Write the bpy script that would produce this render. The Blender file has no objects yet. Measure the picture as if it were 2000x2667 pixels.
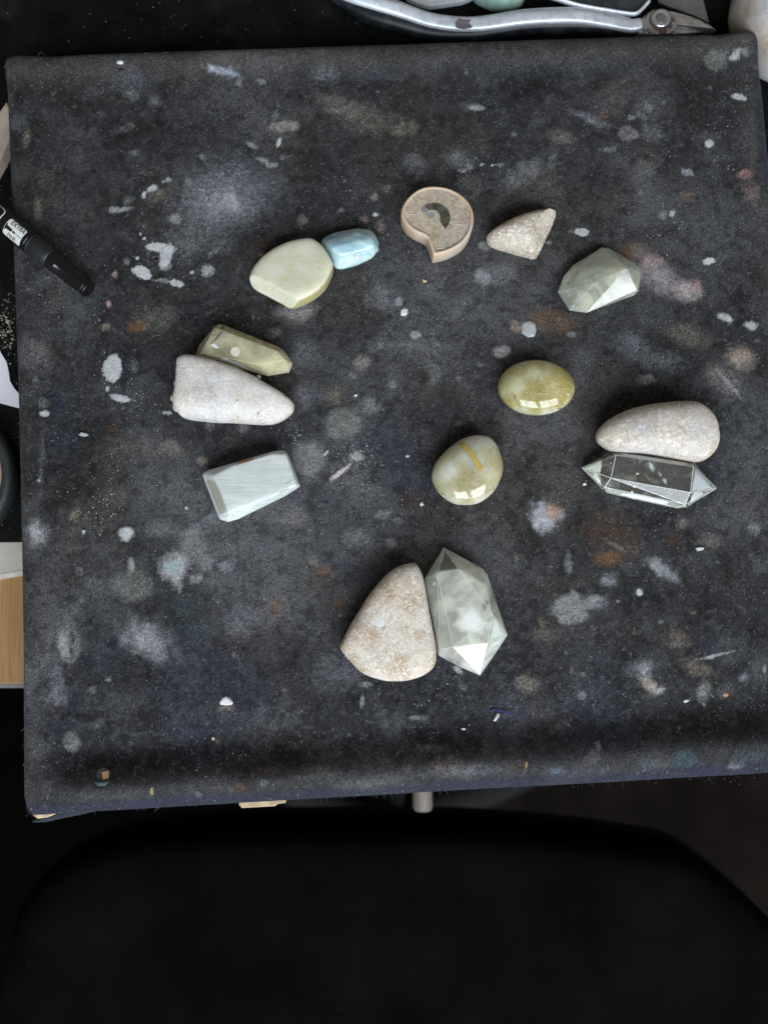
import bpy, bmesh, math, random
import numpy as np
from mathutils import Vector, Matrix
from mathutils.bvhtree import BVHTree

random.seed(7)
rng = np.random.default_rng(11)
sc = bpy.context.scene
COL = sc.collection

# ------------------------------------------------------------------ camera
FPX, CX, CY = 2050.0, 1000.0, 1333.5        # focal length and centre in photo pixels
DIST, TAU = 0.36, math.radians(3.7)         # distance to the board, backward tilt
CAM = Vector((0, -DIST * math.sin(TAU), DIST * math.cos(TAU)))
cam = bpy.data.cameras.new('camera')
cam.sensor_fit = 'HORIZONTAL'; cam.sensor_width = 36.0
cam.lens = 36.0 * FPX / 2000.0
cam.clip_start = 0.01; cam.clip_end = 20
cam.dof.use_dof = True; cam.dof.focus_distance = DIST - 0.004; cam.dof.aperture_fstop = 6.8
camo = bpy.data.objects.new('camera', cam); COL.objects.link(camo)
camo.location = CAM; camo.rotation_euler = (TAU, 0, 0)
sc.camera = camo

# ------------------------------------------------------------------ world and lamps
w = bpy.data.worlds.new('World'); sc.world = w; w.use_nodes = True
bg = w.node_tree.nodes['Background']
bg.inputs[0].default_value = (1.0, 0.93, 0.85, 1); bg.inputs[1].default_value = 0.17

def window_pane(loc, sx, sy, power, col, target=(0, 0, 0)):
    l = bpy.data.lights.new('window_light', 'AREA'); l.shape = 'RECTANGLE'
    l.size = sx; l.size_y = sy; l.energy = power; l.color = col
    o = bpy.data.objects.new('window_light', l); COL.objects.link(o)
    o.location = loc
    o.rotation_euler = (Vector(target) - Vector(loc)).to_track_quat('-Z', 'Y').to_euler()
    return o

WIN = Vector((0.35, -1.30, 1.10))            # a pair of daylight windows in front of the bench
fwd = (-WIN).normalized(); side = fwd.cross(Vector((0, 0, 1))).normalized(); upv = side.cross(fwd)
for wx in (-0.56, 0.56):
    for px in (-0.245, 0.245):
        for py in (-0.31, 0.31):
            p = WIN + side * (wx + px) + upv * py
            o = window_pane(p, 0.465, 0.59, 8.5, (0.84, 0.925, 1.0), target=p + fwd)

sc.view_settings.view_transform = 'Standard'; sc.view_settings.look = 'None'
sc.view_settings.gamma = 1; sc.view_settings.use_curve_mapping = False
sc.view_settings.exposure = 0.0
sc.render.engine = 'CYCLES'
sc.cycles.max_bounces = 20; sc.cycles.transmission_bounces = 14
sc.cycles.glossy_bounces = 6; sc.cycles.diffuse_bounces = 4
sc.cycles.sample_clamp_indirect = 6.0
sc.cycles.caustics_refractive = True; sc.cycles.caustics_reflective = False; sc.cycles.volume_bounces = 12
sc.cycles.blur_glossy = 0.3

# ------------------------------------------------------------------ helpers
ct, st = math.cos(TAU), math.sin(TAU)
def P(px, py, z=0.0):
    """point at height z (metres) that lies on the ray through a photo pixel"""
    d = Vector(((px - CX) / FPX, -(py - CY) / FPX, -1.0))
    d = Vector((d.x, d.y * ct - d.z * st, d.y * st + d.z * ct))
    return CAM + d * ((z - CAM.z) / d.z)

def PX(px, py, z=0.0):                        # metres per photo pixel at that height
    return (P(px + 1, py, z) - P(px, py, z)).length

def tag(o, label=None, cat=None, group=None, kind=None):
    if label: o['label'] = label
    if cat: o['category'] = cat
    if group: o['group'] = group
    if kind: o['kind'] = kind
    return o

def link(name, me, mat=None, parent=None, loc=None):
    o = bpy.data.objects.new(name, me); COL.objects.link(o)
    if mat is not None:
        for m in (mat if isinstance(mat, (list, tuple)) else [mat]): me.materials.append(m)
    if loc is not None: o.location = loc
    if parent is not None: o.parent = parent
    return o

def from_bm(name, bm, mat, parent=None, smooth=False, origin=None, recalc=True):
    """bm in world space; origin moves the object's origin there (parents sit at their own origin)"""
    if recalc: bmesh.ops.recalc_face_normals(bm, faces=bm.faces)
    if parent is not None: origin = Vector(parent.get('_o', (0, 0, 0)))
    if origin is None: origin = Vector((0, 0, 0))
    bmesh.ops.translate(bm, verts=bm.verts, vec=-origin)
    me = bpy.data.meshes.new(name); bm.to_mesh(me); bm.free()
    if smooth:
        for p in me.polygons: p.use_smooth = True
    o = link(name, me, mat, parent, None if parent is not None else origin)
    if parent is None: o['_o'] = tuple(origin)
    return o

def empty(name, loc):
    o = bpy.data.objects.new(name, None); COL.objects.link(o); o.location = loc; o['_o'] = tuple(loc)
    o.empty_display_size = 0.01
    return o

def smooth_closed(pts, n):
    """closed Catmull-Rom through pts (tuples), n points by arc length"""
    pts = np.array(pts, float); m = len(pts); out = []
    for i in range(m):
        p0, p1, p2, p3 = pts[i - 1], pts[i], pts[(i + 1) % m], pts[(i + 2) % m]
        for t in np.linspace(0, 1, 12, endpoint=False):
            out.append(0.5 * ((2 * p1) + (-p0 + p2) * t + (2 * p0 - 5 * p1 + 4 * p2 - p3) * t * t
                              + (-p0 + 3 * p1 - 3 * p2 + p3) * t ** 3))
    out = np.array(out); seg = np.linalg.norm(np.roll(out, -1, 0) - out, axis=1)
    s = np.concatenate([[0], np.cumsum(seg)]); q = np.linspace(0, s[-1], n, endpoint=False)
    cl = np.vstack([out, out[:1]])
    return np.stack([np.interp(q, s, cl[:, k]) for k in range(out.shape[1])], 1)

TAB = rng.random((256, 256))
def vnoise(x, y, seed=0):
    x = x + seed * 17.31; y = y + seed * 7.77
    xi = np.floor(x).astype(int); yi = np.floor(y).astype(int); fx = x - xi; fy = y - yi
    fx = fx * fx * (3 - 2 * fx); fy = fy * fy * (3 - 2 * fy)
    a = TAB[xi % 256, yi % 256]; b = TAB[(xi + 1) % 256, yi % 256]
    c = TAB[xi % 256, (yi + 1) % 256]; d = TAB[(xi + 1) % 256, (yi + 1) % 256]
    return (a * (1 - fx) + b * fx) * (1 - fy) + (c * (1 - fx) + d * fx) * fy
def fbm(x, y, oct=4, seed=0, gain=0.5):
    s = 0; a = 1; t = 0
    for k in range(oct):
        s = s + a * vnoise(x * 2 ** k, y * 2 ** k, seed + k * 3); t += a; a *= gain
    return s / t
def sstep(e0, e1, x):
    t = np.clip((x - e0) / (e1 - e0), 0, 1); return t * t * (3 - 2 * t)

# ------------------------------------------------------------------ material helpers
class NT:
    def __init__(s, name):
        s.m = bpy.data.materials.new(name); s.m.use_nodes = True
        s.t = s.m.node_tree; s.b = s.t.nodes['Principled BSDF']; s.out = s.t.nodes['Material Output']
        s._co = None
    def new(s, typ, **kw):
        n = s.t.nodes.new(typ)
        for k, v in kw.items(): setattr(n, k, v)
        return n
    def l(s, a, b): s.t.links.new(a, b)
    def put(s, sock, v):
        if hasattr(v, 'is_output') or hasattr(v, 'links'): s.l(v, sock)
        elif isinstance(v, (tuple, list)): sock.default_value = (*v, 1) if len(v) == 3 and sock.type == 'RGBA' else v
        else: sock.default_value = v
    def set(s, **kw):
        for k, v in kw.items(): s.put(s.b.inputs[k.replace('_', ' ')], v)
    @property
    def co(s):
        if s._co is None: s._co = s.new('ShaderNodeTexCoord').outputs['Object']
        return s._co
    def map(s, scale=(1, 1, 1), rot=(0, 0, 0), loc=(0, 0, 0)):
        n = s.new('ShaderNodeMapping'); s.l(s.co, n.inputs[0])
        n.inputs['Scale'].default_value = scale; n.inputs['Rotation'].default_value = rot; n.inputs['Location'].default_value = loc
        return n.outputs[0]
    def noise(s, scale, detail=4, rough=0.55, dist=0.0, vec=None):
        n = s.new('ShaderNodeTexNoise'); s.l(vec or s.co, n.inputs['Vector'])
        n.inputs['Scale'].default_value = scale; n.inputs['Detail'].default_value = detail
        n.inputs['Roughness'].default_value = rough; n.inputs['Distortion'].default_value = dist
        return n.outputs[0]
    def vor(s, scale, feature='F1', vec=None, rnd=1.0):
        n = s.new('ShaderNodeTexVoronoi', feature=feature); s.l(vec or s.co, n.inputs['Vector'])
        n.inputs['Scale'].default_value = scale; n.inputs['Randomness'].default_value = rnd
        return n.outputs['Distance']
    def ramp(s, fac, stops):
        n = s.new('ShaderNodeValToRGB'); s.l(fac, n.inputs[0]); e = n.color_ramp.elements
        while len(e) < len(stops): e.new(0.5)
        for i, (p, c) in enumerate(stops):
            e[i].position = p; e[i].color = (c, c, c, 1) if not isinstance(c, tuple) else (*c, 1)
        return n.outputs[0]
    def mix(s, fac, a, b, blend='MIX'):
        n = s.new('ShaderNodeMix', data_type='RGBA', blend_type=blend)
        s.put(n.inputs[0], fac); s.put(n.inputs[6], a); s.put(n.inputs[7], b)
        return n.outputs[2]
    def math(s, op, a, b=0.0):
        n = s.new('ShaderNodeMath', operation=op); s.put(n.inputs[0], a); s.put(n.inputs[1], b); return n.outputs[0]
    def bump(s, h, strength=0.5, dist=0.0005):
        n = s.new('ShaderNodeBump'); n.inputs['Strength'].default_value = strength; n.inputs['Distance'].default_value = dist
        s.l(h, n.inputs['Height']); s.l(n.outputs[0], s.b.inputs['Normal'])
    def sss(s, w, radius, scale):
        s.set(Subsurface_Weight=w, Subsurface_Radius=radius, Subsurface_Scale=scale)

def simple(name, col, rough=0.5, metal=0.0, var=0.15, nscale=400, bump=0.0, bscale=1500):
    n = NT(name)
    f = n.noise(nscale, 4)
    c = n.mix(n.ramp(f, [(0.3, 0.0), (0.7, 1.0)]), tuple(x * (1 - var) for x in col), tuple(min(1, x * (1 + var)) for x in col))
    n.set(Base_Color=c, Roughness=rough, Metallic=metal)
    if bump: n.bump(n.noise(bscale, 3), bump, 0.0003)
    return n.m

# ---- felt (colour of the worn, stained cloth is stored on its vertices)
def mat_felt():
    n = NT('felt')
    a = n.new('ShaderNodeAttribute', attribute_name='Col')
    f = n.noise(2600, 2, 0.7)
    f2 = n.noise(1150, 3, 0.65)
    g = n.mix(0.5, n.ramp(f, [(0.34, 0.05), (0.66, 1.95)]), n.ramp(f2, [(0.34, 0.25), (0.66, 1.75)]))
    bw = n.new('ShaderNodeRGBToBW'); n.l(a.outputs['Color'], bw.inputs[0])
    keep = n.ramp(bw.outputs[0], [(0.10, 1.0), (0.42, 0.30)])       # caked-on paint hides the fibre grain
    c = n.mix(keep, a.outputs['Color'], n.mix(1.0, a.outputs['Color'], g, 'MULTIPLY'))
    n.set(Base_Color=c, Roughness=0.95, Specular_IOR_Level=0.12, Sheen_Weight=0.06, Sheen_Roughness=0.5)
    n.bump(n.mix(0.5, f, f2), 0.9, 0.0006)
    return n.m
M_FELT = mat_felt()

def mat_coral(name, base, brown, white, wscale=1500, brown_amt=0.5, blue=0.25, contrast=1.0, veins=0.0):
    """fossil-coral / jasper stone: worm-like pale squiggles over a mottled ground"""
    n = NT(name)
    big = n.noise(90, 5, 0.6, 0.4); mid = n.noise(260, 4, 0.6)
    g = n.mix(n.ramp(big, [(0.42, 0.0), (0.62, brown_amt)]), base, brown)
    g = n.mix(n.ramp(n.noise(55, 3, 0.5, 0.2, n.map(loc=(3, 1, 2))), [(0.5, 0.0), (0.68, blue)]), g, (0.42, 0.44, 0.50))
    w = n.noise(wscale, 1.5, 0.5, 0.9)
    band = n.math('ABSOLUTE', n.math('SUBTRACT', w, 0.5))
    worm = n.ramp(band, [(0.0, 1.0), (0.03, 0.85), (0.07, 0.0)])
    wf = n.math('MULTIPLY', worm, n.ramp(mid, [(0.34, 0.25 * contrast), (0.54, 0.95 * contrast)]))
    c = n.mix(wf, g, white)
    v = n.vor(620)
    pit = n.math('MULTIPLY', n.ramp(v, [(0.05, 1.0), (0.17, 0.0)]), n.ramp(n.noise(180, 2), [(0.52, 0.0), (0.62, 0.55)]))
    if veins:
        b2 = n.math('ABSOLUTE', n.math('SUBTRACT', n.noise(330, 4, 0.6, 1.2, n.map(loc=(5, 2, 1))), 0.5))
        c = n.mix(n.math('MULTIPLY', n.ramp(b2, [(0.0, 1.0), (0.012, 0.7), (0.03, 0.0)]), n.ramp(n.noise(120, 2), [(0.4, 0.0), (0.6, veins)])), c, (0.20, 0.18, 0.18))
    c = n.mix(pit, c, tuple(x * 0.45 for x in brown))
    sp = n.ramp(n.noise(3800, 2, 0.6), [(0.3, 0.88), (0.7, 1.08)])
    c = n.mix(1.0, c, sp, 'MULTIPLY')
    n.set(Base_Color=c, Roughness=0.62, Specular_IOR_Level=0.35)
    n.sss(0.1, (0.004, 0.003, 0.002), 0.2)
    h = n.math('SUBTRACT', n.math('MULTIPLY', wf, 0.35), pit)
    h = n.math('ADD', h, n.math('MULTIPLY', n.noise(2500, 3), 0.5))
    n.bump(h, 0.5, 0.00035)
    return n.m

def mat_crystal(name, col, veil, trans=(0.5, 0.9), rough=0.06, dens=0.0, vcol=(0.9, 0.9, 0.8), vscale=120, veil_lo=0.35, veil_hi=0.7, bump=0.0, scratch=False, cloud=None, deep=0.0):
    """quartz-like: refracting body, milky veils, faint internal tint"""
    n = NT(name)
    f = n.noise(vscale, 5, 0.6, 0.6)
    mask = n.ramp(f, [(veil_lo, 0.0), (veil_hi, 1.0)])
    tr = n.ramp(mask, [(0.0, trans[1]), (1.0, trans[0])])
    c = n.mix(mask, col, veil)
    cr = n.math('MULTIPLY', n.ramp(n.vor(70, 'DISTANCE_TO_EDGE', n.map(scale=(1, 1.6, 0.6), rot=(0.4, 0.3, 0.5))), [(0.0, 0.55), (0.025, 0.0)]), n.ramp(n.noise(90, 3, 0.5, 0.0, n.map(loc=(3, 3, 3))), [(0.46, 0.0), (0.6, 1.0)]))
    c = n.mix(cr, c, (0.92, 0.93, 0.88))
    if cloud:                                  # a white inner cloud: (centre xyz in m, radius in m)
        vm = n.new('ShaderNodeVectorMath', operation='DISTANCE'); n.l(n.co, vm.inputs[0]); vm.inputs[1].default_value = cloud[:3]
        dd = n.math('ADD', n.math('DIVIDE', vm.outputs['Value'], cloud[3]), n.math('MULTIPLY', n.math('SUBTRACT', n.noise(260, 4, 0.6, 0.5), 0.5), 1.2))
        cm = n.ramp(dd, [(0.35, 0.9), (1.0, 0.0)])
        c = n.mix(cm, c, (0.86, 0.89, 0.86)); tr = n.mix(cm, tr, (0.1, 0.1, 0.1))
    n.set(Base_Color=c, Roughness=rough, IOR=1.54, Transmission_Weight=tr)
    if deep: n.set(Coat_Weight=0.35, Coat_Roughness=0.02); n.sss(1.0, (1.0, 1.0, 0.85), deep)
    if dens:
        v = n.new('ShaderNodeVolumePrincipled'); v.inputs['Color'].default_value = (*vcol, 1); v.inputs['Density'].default_value = dens
        n.l(v.outputs[0], n.out.inputs['Volume'])
    if bump:
        h = n.noise(900, 3)
        if scratch: h = n.mix(0.5, h, n.noise(600, 3, 0.6, 0.0, n.map(scale=(0.3, 4, 4), rot=(0, 0, 0.5))))
        n.bump(h, bump, 0.00025)
    return n

M_WOODCORE = simple('raw_wood', (0.50, 0.36, 0.22), 0.7, var=0.3, nscale=300)
M_DARKHOLE = simple('hole_dark', (0.012, 0.011, 0.011), 0.9)
M_WHITECHIP = simple('white_chip', (0.60, 0.62, 0.62), 0.55, var=0.1, nscale=1500, bump=0.5)
M_GREYCHIP = simple('grey_chip', (0.42, 0.44, 0.45), 0.3, var=0.2, nscale=1500)

# ------------------------------------------------------------------ geometry generators
def box_world(name, c0, c1, mat, parent=None, bev=0.0):
    bm = bmesh.new(); bmesh.ops.create_cube(bm, size=1.0)
    for v in bm.verts:
        v.co = Vector([c0[k] + (v.co[k] + 0.5) * (c1[k] - c0[k]) for k in range(3)])
    if bev: bmesh.ops.bevel(bm, geom=bm.edges[:], offset=bev, segments=2, affect='EDGES', profile=0.7)
    return from_bm(name, bm, mat, parent)

def slab_px(name, poly, ztop, thick, mat, parent=None, bev=0.0003, origin=None, smooth_n=0):
    """flat plate whose top outline is given in photo pixels at height ztop"""
    if smooth_n: poly = smooth_closed(poly, smooth_n)
    bm = bmesh.new()
    top = [bm.verts.new(P(x, y, ztop)) for x, y in poly]
    bot = [bm.verts.new(v.co - Vector((0, 0, thick))) for v in top]
    bm.faces.new(top); bm.faces.new(bot[::-1])
    for i in range(len(top)):
        j = (i + 1) % len(top); bm.faces.new((top[i], bot[i], bot[j], top[j]))
    bmesh.ops.recalc_face_normals(bm, faces=bm.faces)
    if bev:
        es = [e for e in bm.edges if abs(e.verts[0].co.z - e.verts[1].co.z) < 1e-6 and e.verts[0].co.z > ztop - 1e-5]
        bmesh.ops.bevel(bm, geom=es, offset=bev, segments=2, affect='EDGES', profile=0.5)
    if origin is None and parent is None:
        c = sum((v.co for v in bm.verts), Vector()) / len(bm.verts); origin = Vector((c.x, c.y, ztop - thick))
    return from_bm(name, bm, mat, parent, origin=origin)

def pebble(name, outline, h, mat, z0=0.0, eq=0.35, et=0.75, eb=0.6, apex=None, n=120, rough_amp=0.0002,
           lump=0.0004, base_scale=0.6, cuts=(), parent=None, tilt=(0, 0), seed=1, rings=26):
    """stone: outline (photo px) is its widest section, at eq*h above z0; et / eb superellipse exponents
    (small = flat top with steep sides); apex (px) moves the crown; cuts = planes ground flat"""
    zeq = z0 + eq * h
    o2 = smooth_closed(outline, n); W = np.array([P(x, y, zeq)[:] for x, y in o2])
    cen = W.mean(0); ap = np.array(P(apex[0], apex[1], zeq)[:]) if apex else cen
    vs = []; faces = []
    phis = [(-1, a) for a in np.linspace(math.acos(base_scale ** (1 / eb)), 0, 8, endpoint=False)] + [(1, a) for a in np.linspace(0, math.pi / 2, rings, endpoint=False)]
    zb = math.sin(phis[0][1]) ** eb
    for sgn, a in phis:
        if sgn < 0: s = math.cos(a) ** eb; z = zeq - (zeq - z0) * math.sin(a) ** eb / zb; c = cen
        else: s = math.cos(a) ** et; z = zeq + (z0 + h - zeq) * math.sin(a) ** et; c = cen + (ap - cen) * math.sin(a)
        for p in W:
            q = c + (p - cen) * s; dz = (tilt[0] * (q[0] - cen[0]) + tilt[1] * (q[1] - cen[1])) * max(0, z - z0) / h
            vs.append((q[0], q[1], z + dz))
    R = len(phis)
    vs.append((ap[0], ap[1], z0 + h)); vs.append((cen[0], cen[1], z0))
    A = np.array(vs)
    # slow lumps and small unevenness
    nx = (fbm(A[:, 0] * 110, A[:, 1] * 110 + A[:, 2] * 90, 3, seed) - 0.5) * 2
    nz = (fbm(A[:, 1] * 110, A[:, 2] * 110 - A[:, 0] * 60, 3, seed + 5) - 0.5) * 2
    nf = (fbm(A[:, 0] * 900, A[:, 1] * 900 + A[:, 2] * 900, 2, seed + 9) - 0.5) * 2
    d = A - np.array([cen[0], cen[1], zeq]); d /= (np.linalg.norm(d, axis=1)[:, None] + 1e-9)
    up = (A[:, 2] - z0) / h
    A = A + d * (((nx + nz) * 0.5 * lump + nf * rough_amp) * np.clip(up * 4, 0, 1))[:, None]
    bm = bmesh.new(); bv = [bm.verts.new(p) for p in A]
    for r in range(R - 1):
        for i in range(n):
            j = (i + 1) % n; bm.faces.new((bv[r * n + i], bv[r * n + j], bv[(r + 1) * n + j], bv[(r + 1) * n + i]))
    for i in range(n):
        j = (i + 1) % n
        bm.faces.new((bv[(R - 1) * n + i], bv[(R - 1) * n + j], bv[R * n])); bm.faces.new((bv[j], bv[i], bv[R * n + 1]))
    for f in bm.faces: f.smooth = True
    for co, no in cuts:
        r = bmesh.ops.bisect_plane(bm, geom=bm.verts[:] + bm.edges[:] + bm.faces[:], plane_co=co, plane_no=no, clear_outer=True)
        es = [e for e in r['geom_cut'] if isinstance(e, bmesh.types.BMEdge)]
        nf_ = bmesh.ops.edgeloop_fill(bm, edges=es)['faces']
        for f in nf_:
            f.smooth = False
            if isinstance(mat, (list, tuple)): f.material_index = 1
    return from_bm(name, bm, mat, parent, origin=Vector((cen[0], cen[1], z0)))

def crystal(name, mid, zmid, top, mat, edge=None, base=0.86, bev=0.00022, ang=5, z0=-0.0002, extra=(), parent=None):
    """faceted crystal: convex body through the outline at zmid (mm), crown points (px,py,mm) and a smaller base"""
    pts = [P(x, y, (r[0] if r else zmid) / 1000) for x, y, *r in mid]
    cen = sum(pts, Vector()) / len(pts)
    bpts = [Vector((cen.x + (p.x - cen.x) * base, cen.y + (p.y - cen.y) * base, z0)) for p in pts]
    tp = [P(x, y, z / 1000) for x, y, z in top]
    bm = bmesh.new()
    for p in pts + bpts + tp + [P(x, y, z / 1000) for x, y, z in extra]: bm.verts.new(p)
    r = bmesh.ops.convex_hull(bm, input=bm.verts[:])
    dead = [g for g in r['geom_interior'] + r['geom_unused'] if isinstance(g, bmesh.types.BMVert)]
    bmesh.ops.delete(bm, geom=list(set(dead)), context='VERTS')
    bmesh.ops.dissolve_limit(bm, angle_limit=math.radians(ang), verts=bm.verts[:], edges=bm.edges[:])
    bmesh.ops.recalc_face_normals(bm, faces=bm.faces)
    if bev: bmesh.ops.bevel(bm, geom=bm.edges[:], offset=bev, segments=2, affect='EDGES', profile=0.5, clamp_overlap=True, material=1 if edge else -1)
    return from_bm(name, bm, [mat, edge] if edge else mat, parent, origin=Vector((cen.x, cen.y, 0)))

def on_surface(obj, name, outline, mat, lift=0.00008, smooth_n=0, rings=4, jitter=0.0):
    """a thin crust / mark lying on a stone's surface (part of that stone)"""
    if smooth_n: outline = smooth_closed(outline, smooth_n)
    dg = bpy.context.evaluated_depsgraph_get()
    me = obj.data; loc = Vector(obj['_o'])
    bvh = BVHTree.FromPolygons([tuple(v.co + loc) for v in me.vertices], [tuple(p.vertices) for p in me.polygons])
    cx = sum(p[0] for p in outline) / len(outline); cy = sum(p[1] for p in outline) / len(outline)
    bm = bmesh.new(); rows = []
    def hit(x, y, l):
        d = (P(x, y, 0) - CAM).normalized(); r = bvh.ray_cast(CAM, d)
        if r[0] is None: r = bvh.find_nearest(P(x, y, 0.004))
        return r[0] + r[1] * l
    for k in range(rings, 0, -1):
        s = k / rings
        rows.append([bm.verts.new(hit(cx + (x - cx) * s + random.uniform(-jitter, jitter) * (k == rings), cy + (y - cy) * s + random.uniform(-jitter, jitter) * (k == rings),
                     -lift * 0.5 if k == rings else lift)) for x, y in outline])
    c = bm.verts.new(hit(cx, cy, lift)); m = len(outline)
    for a, b in zip(rows, rows[1:]):
        for i in range(m): bm.faces.new((a[i], a[(i + 1) % m], b[(i + 1) % m], b[i]))
    for i in range(m): bm.faces.new((rows[-1][i], rows[-1][(i + 1) % m], c))
    bmesh.ops.recalc_face_normals(bm, faces=bm.faces)
    if sum((f.normal.z for f in bm.faces)) < 0: bmesh.ops.reverse_faces(bm, faces=bm.faces[:])
    return from_bm(name, bm, mat, obj, smooth=True, recalc=False)

def sweep(path, rad, mat, name, parent=None, seg=14, prof=None, smooth=True, origin=None, caps=True):
    """tube along world points; rad per point (r or (rside, rup)); prof(theta)->scale"""
    bm = bmesh.new(); rings = []; N = len(path)
    for i, p in enumerate(path):
        t = (path[min(i + 1, N - 1)] - path[max(i - 1, 0)]).normalized()
        sd = t.cross(Vector((0, 0, 1))); sd = sd.normalized() if sd.length > 1e-6 else Vector((1, 0, 0)); u = sd.cross(t)
        r = rad[i] if isinstance(rad[i], tuple) else (rad[i], rad[i])
        rings.append([bm.verts.new(p + sd * r[0] * math.cos(a) * (prof(a) if prof else 1) + u * r[1] * math.sin(a) * (prof(a) if prof else 1))
                      for a in [2 * math.pi * k / seg for k in range(seg)]])
    for a, b in zip(rings, rings[1:]):
        for k in range(seg): bm.faces.new((a[k], a[(k + 1) % seg], b[(k + 1) % seg], b[k]))
    if caps: bm.faces.new(rings[0][::-1]); bm.faces.new(rings[-1])
    return from_bm(name, bm, mat, parent, smooth=smooth, origin=origin)

def spline(pts, n):
    pts = [np.array(p, float) for p in pts]; pts = [2 * pts[0] - pts[1]] + pts + [2 * pts[-1] - pts[-2]]; out = []
    m = len(pts) - 3
    for q in np.linspace(0, m - 1e-6, n):
        i = int(q); t = q - i; p0, p1, p2, p3 = pts[i:i + 4]
        out.append(0.5 * ((2 * p1) + (-p0 + p2) * t + (2 * p0 - 5 * p1 + 4 * p2 - p3) * t * t + (-p0 + 3 * p1 - 3 * p2 + p3) * t ** 3))
    return out

# ================================================================== SETTING
Z_MAT = -0.0260          # top of the black mat the board lies on
Z_WOOD = -0.0300         # top of the bench
Z_FLOOR = -0.72

def mat_floor():
    n = NT('floor'); f = n.noise(9, 5); s = n.vor(14)
    c = n.mix(n.ramp(f, [(0.35, 0.0), (0.7, 1.0)]), (0.0046, 0.0032, 0.0027), (0.0125, 0.0088, 0.0074))
    c = n.mix(n.ramp(s, [(0.05, 0.5), (0.12, 0.0)]), c, (0.012, 0.012, 0.013))
    n.set(Base_Color=c, Roughness=0.9, Specular_IOR_Level=0.05); return n.m
fl = box_world('floor', (-3, -3, Z_FLOOR - 0.05), (3, 3, Z_FLOOR), mat_floor()); tag(fl, kind='structure')

bmx = [P(-700, 1500, Z_FLOOR), P(1240, 1500, Z_FLOOR), P(1290, 3600, Z_FLOOR), P(-700, 3600, Z_FLOOR)]  # black sheet added to make the floor at left dark
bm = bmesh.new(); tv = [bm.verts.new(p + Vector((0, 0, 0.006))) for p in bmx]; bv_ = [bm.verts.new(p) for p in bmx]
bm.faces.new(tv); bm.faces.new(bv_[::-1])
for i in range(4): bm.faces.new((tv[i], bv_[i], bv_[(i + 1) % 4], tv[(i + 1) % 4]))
n_ = NT('floor_dark_sheet'); n_.set(Base_Color=n_.ramp(n_.noise(40, 4), [(0.3, (0.0010, 0.0010, 0.0011)), (0.7, (0.0022, 0.0021, 0.0021))]), Roughness=1.0, Specular_IOR_Level=0.02)
tag(from_bm('floor_dark_sheet', bm, n_.m, origin=bmx[0].copy()), 'added black sheet darkening the floor under the chair', 'mat')
# ---- workbench
def mat_bench():
    n = NT('bench_wood')
    v = n.map(scale=(420, 16, 60))
    g = n.noise(1.0, 6, 0.75, 0.6, v); big = n.noise(25, 3)
    c = n.mix(n.ramp(g, [(0.3, 0.0), (0.7, 1.0)]), (0.25, 0.13, 0.048), (0.47, 0.28, 0.118))
    c = n.mix(n.ramp(big, [(0.45, 0.0), (0.75, 0.5)]), c, (0.27, 0.14, 0.05))
    scr = n.ramp(n.noise(70, 2, 0.4, 1.5), [(0.495, 0.0), (0.5, 0.5), (0.505, 0.0)])
    c = n.mix(scr, c, (0.16, 0.08, 0.03))
    n.set(Base_Color=c, Roughness=0.5); n.bump(g, 0.3, 0.0003); return n.m
yf = P(30, 1782, Z_WOOD).y
bench = empty('workbench', (0, 0.2, Z_FLOOR))
box_world('tabletop', (-0.75, yf, Z_WOOD - 0.035), (0.75, 0.62, Z_WOOD), mat_bench(), bench, 0.0008)
box_world('edge_strip', (-0.75, yf - 0.0022, Z_WOOD - 0.034), (0.75, yf - 0.0002, Z_WOOD - 0.0015), simple('edge_metal', (0.22, 0.21, 0.20), 0.55, 0.4), bench)
M_LEG = simple('bench_leg', (0.10, 0.07, 0.05), 0.6)
for lx in (-0.70, 0.64):
    for ly in (yf + 0.02, 0.54):
        box_world('leg', (lx, ly, Z_FLOOR), (lx + 0.06, ly + 0.06, Z_WOOD - 0.0352), M_LEG, bench, 0.002)
# pale round peg under the bench, its end shows between board and chair
zr = -0.105
pa, pb = P(1098, 1980, zr), P(1101, 2110, zr)
rail_path = [Vector((pa.x, yf + 0.10, zr)), pa, pb - Vector((0, -0.0015, 0)), pb]
sweep(rail_path, [0.0057, 0.0057, 0.0057, 0.0048], simple('rail_wood', (0.13, 0.108, 0.088), 0.6, var=0.2), 'peg', bench, seg=20)
box_world('peg_bracket', (pa.x - 0.03, yf + 0.06, zr - 0.02), (pa.x + 0.03, yf + 0.09, Z_WOOD - 0.0352), M_LEG, bench)
tag(bench, 'wooden workbench with metal front strip under the felt board', 'bench')

# ---- card and black mat on the bench
def mat_card():
    n = NT('card'); f = n.noise(60, 4)
    n.set(Base_Color=n.mix(n.ramp(f, [(0.3, 0.0), (0.7, 1.0)]), (0.40, 0.36, 0.32), (0.50, 0.46, 0.41)), Roughness=0.8); return n.m
zc = -0.02935
card = slab_px('card_sheet', [(-420, 1260), (260, 1260), (260, 1462), (62, 1499), (-420, 1588)], zc, 0.0006, mat_card(), bev=0)
tag(card, 'grey beige card sheet sticking out left of the board above bare bench wood', 'card')
edge = slab_px('border_strip', [(-420, 1574), (62, 1485), (260, 1448), (260, 1460), (62, 1497), (-420, 1586)], zc + 0.0002, 0.0002, simple('card_edge', (0.62, 0.58, 0.50), 0.8), card, bev=0)

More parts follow.
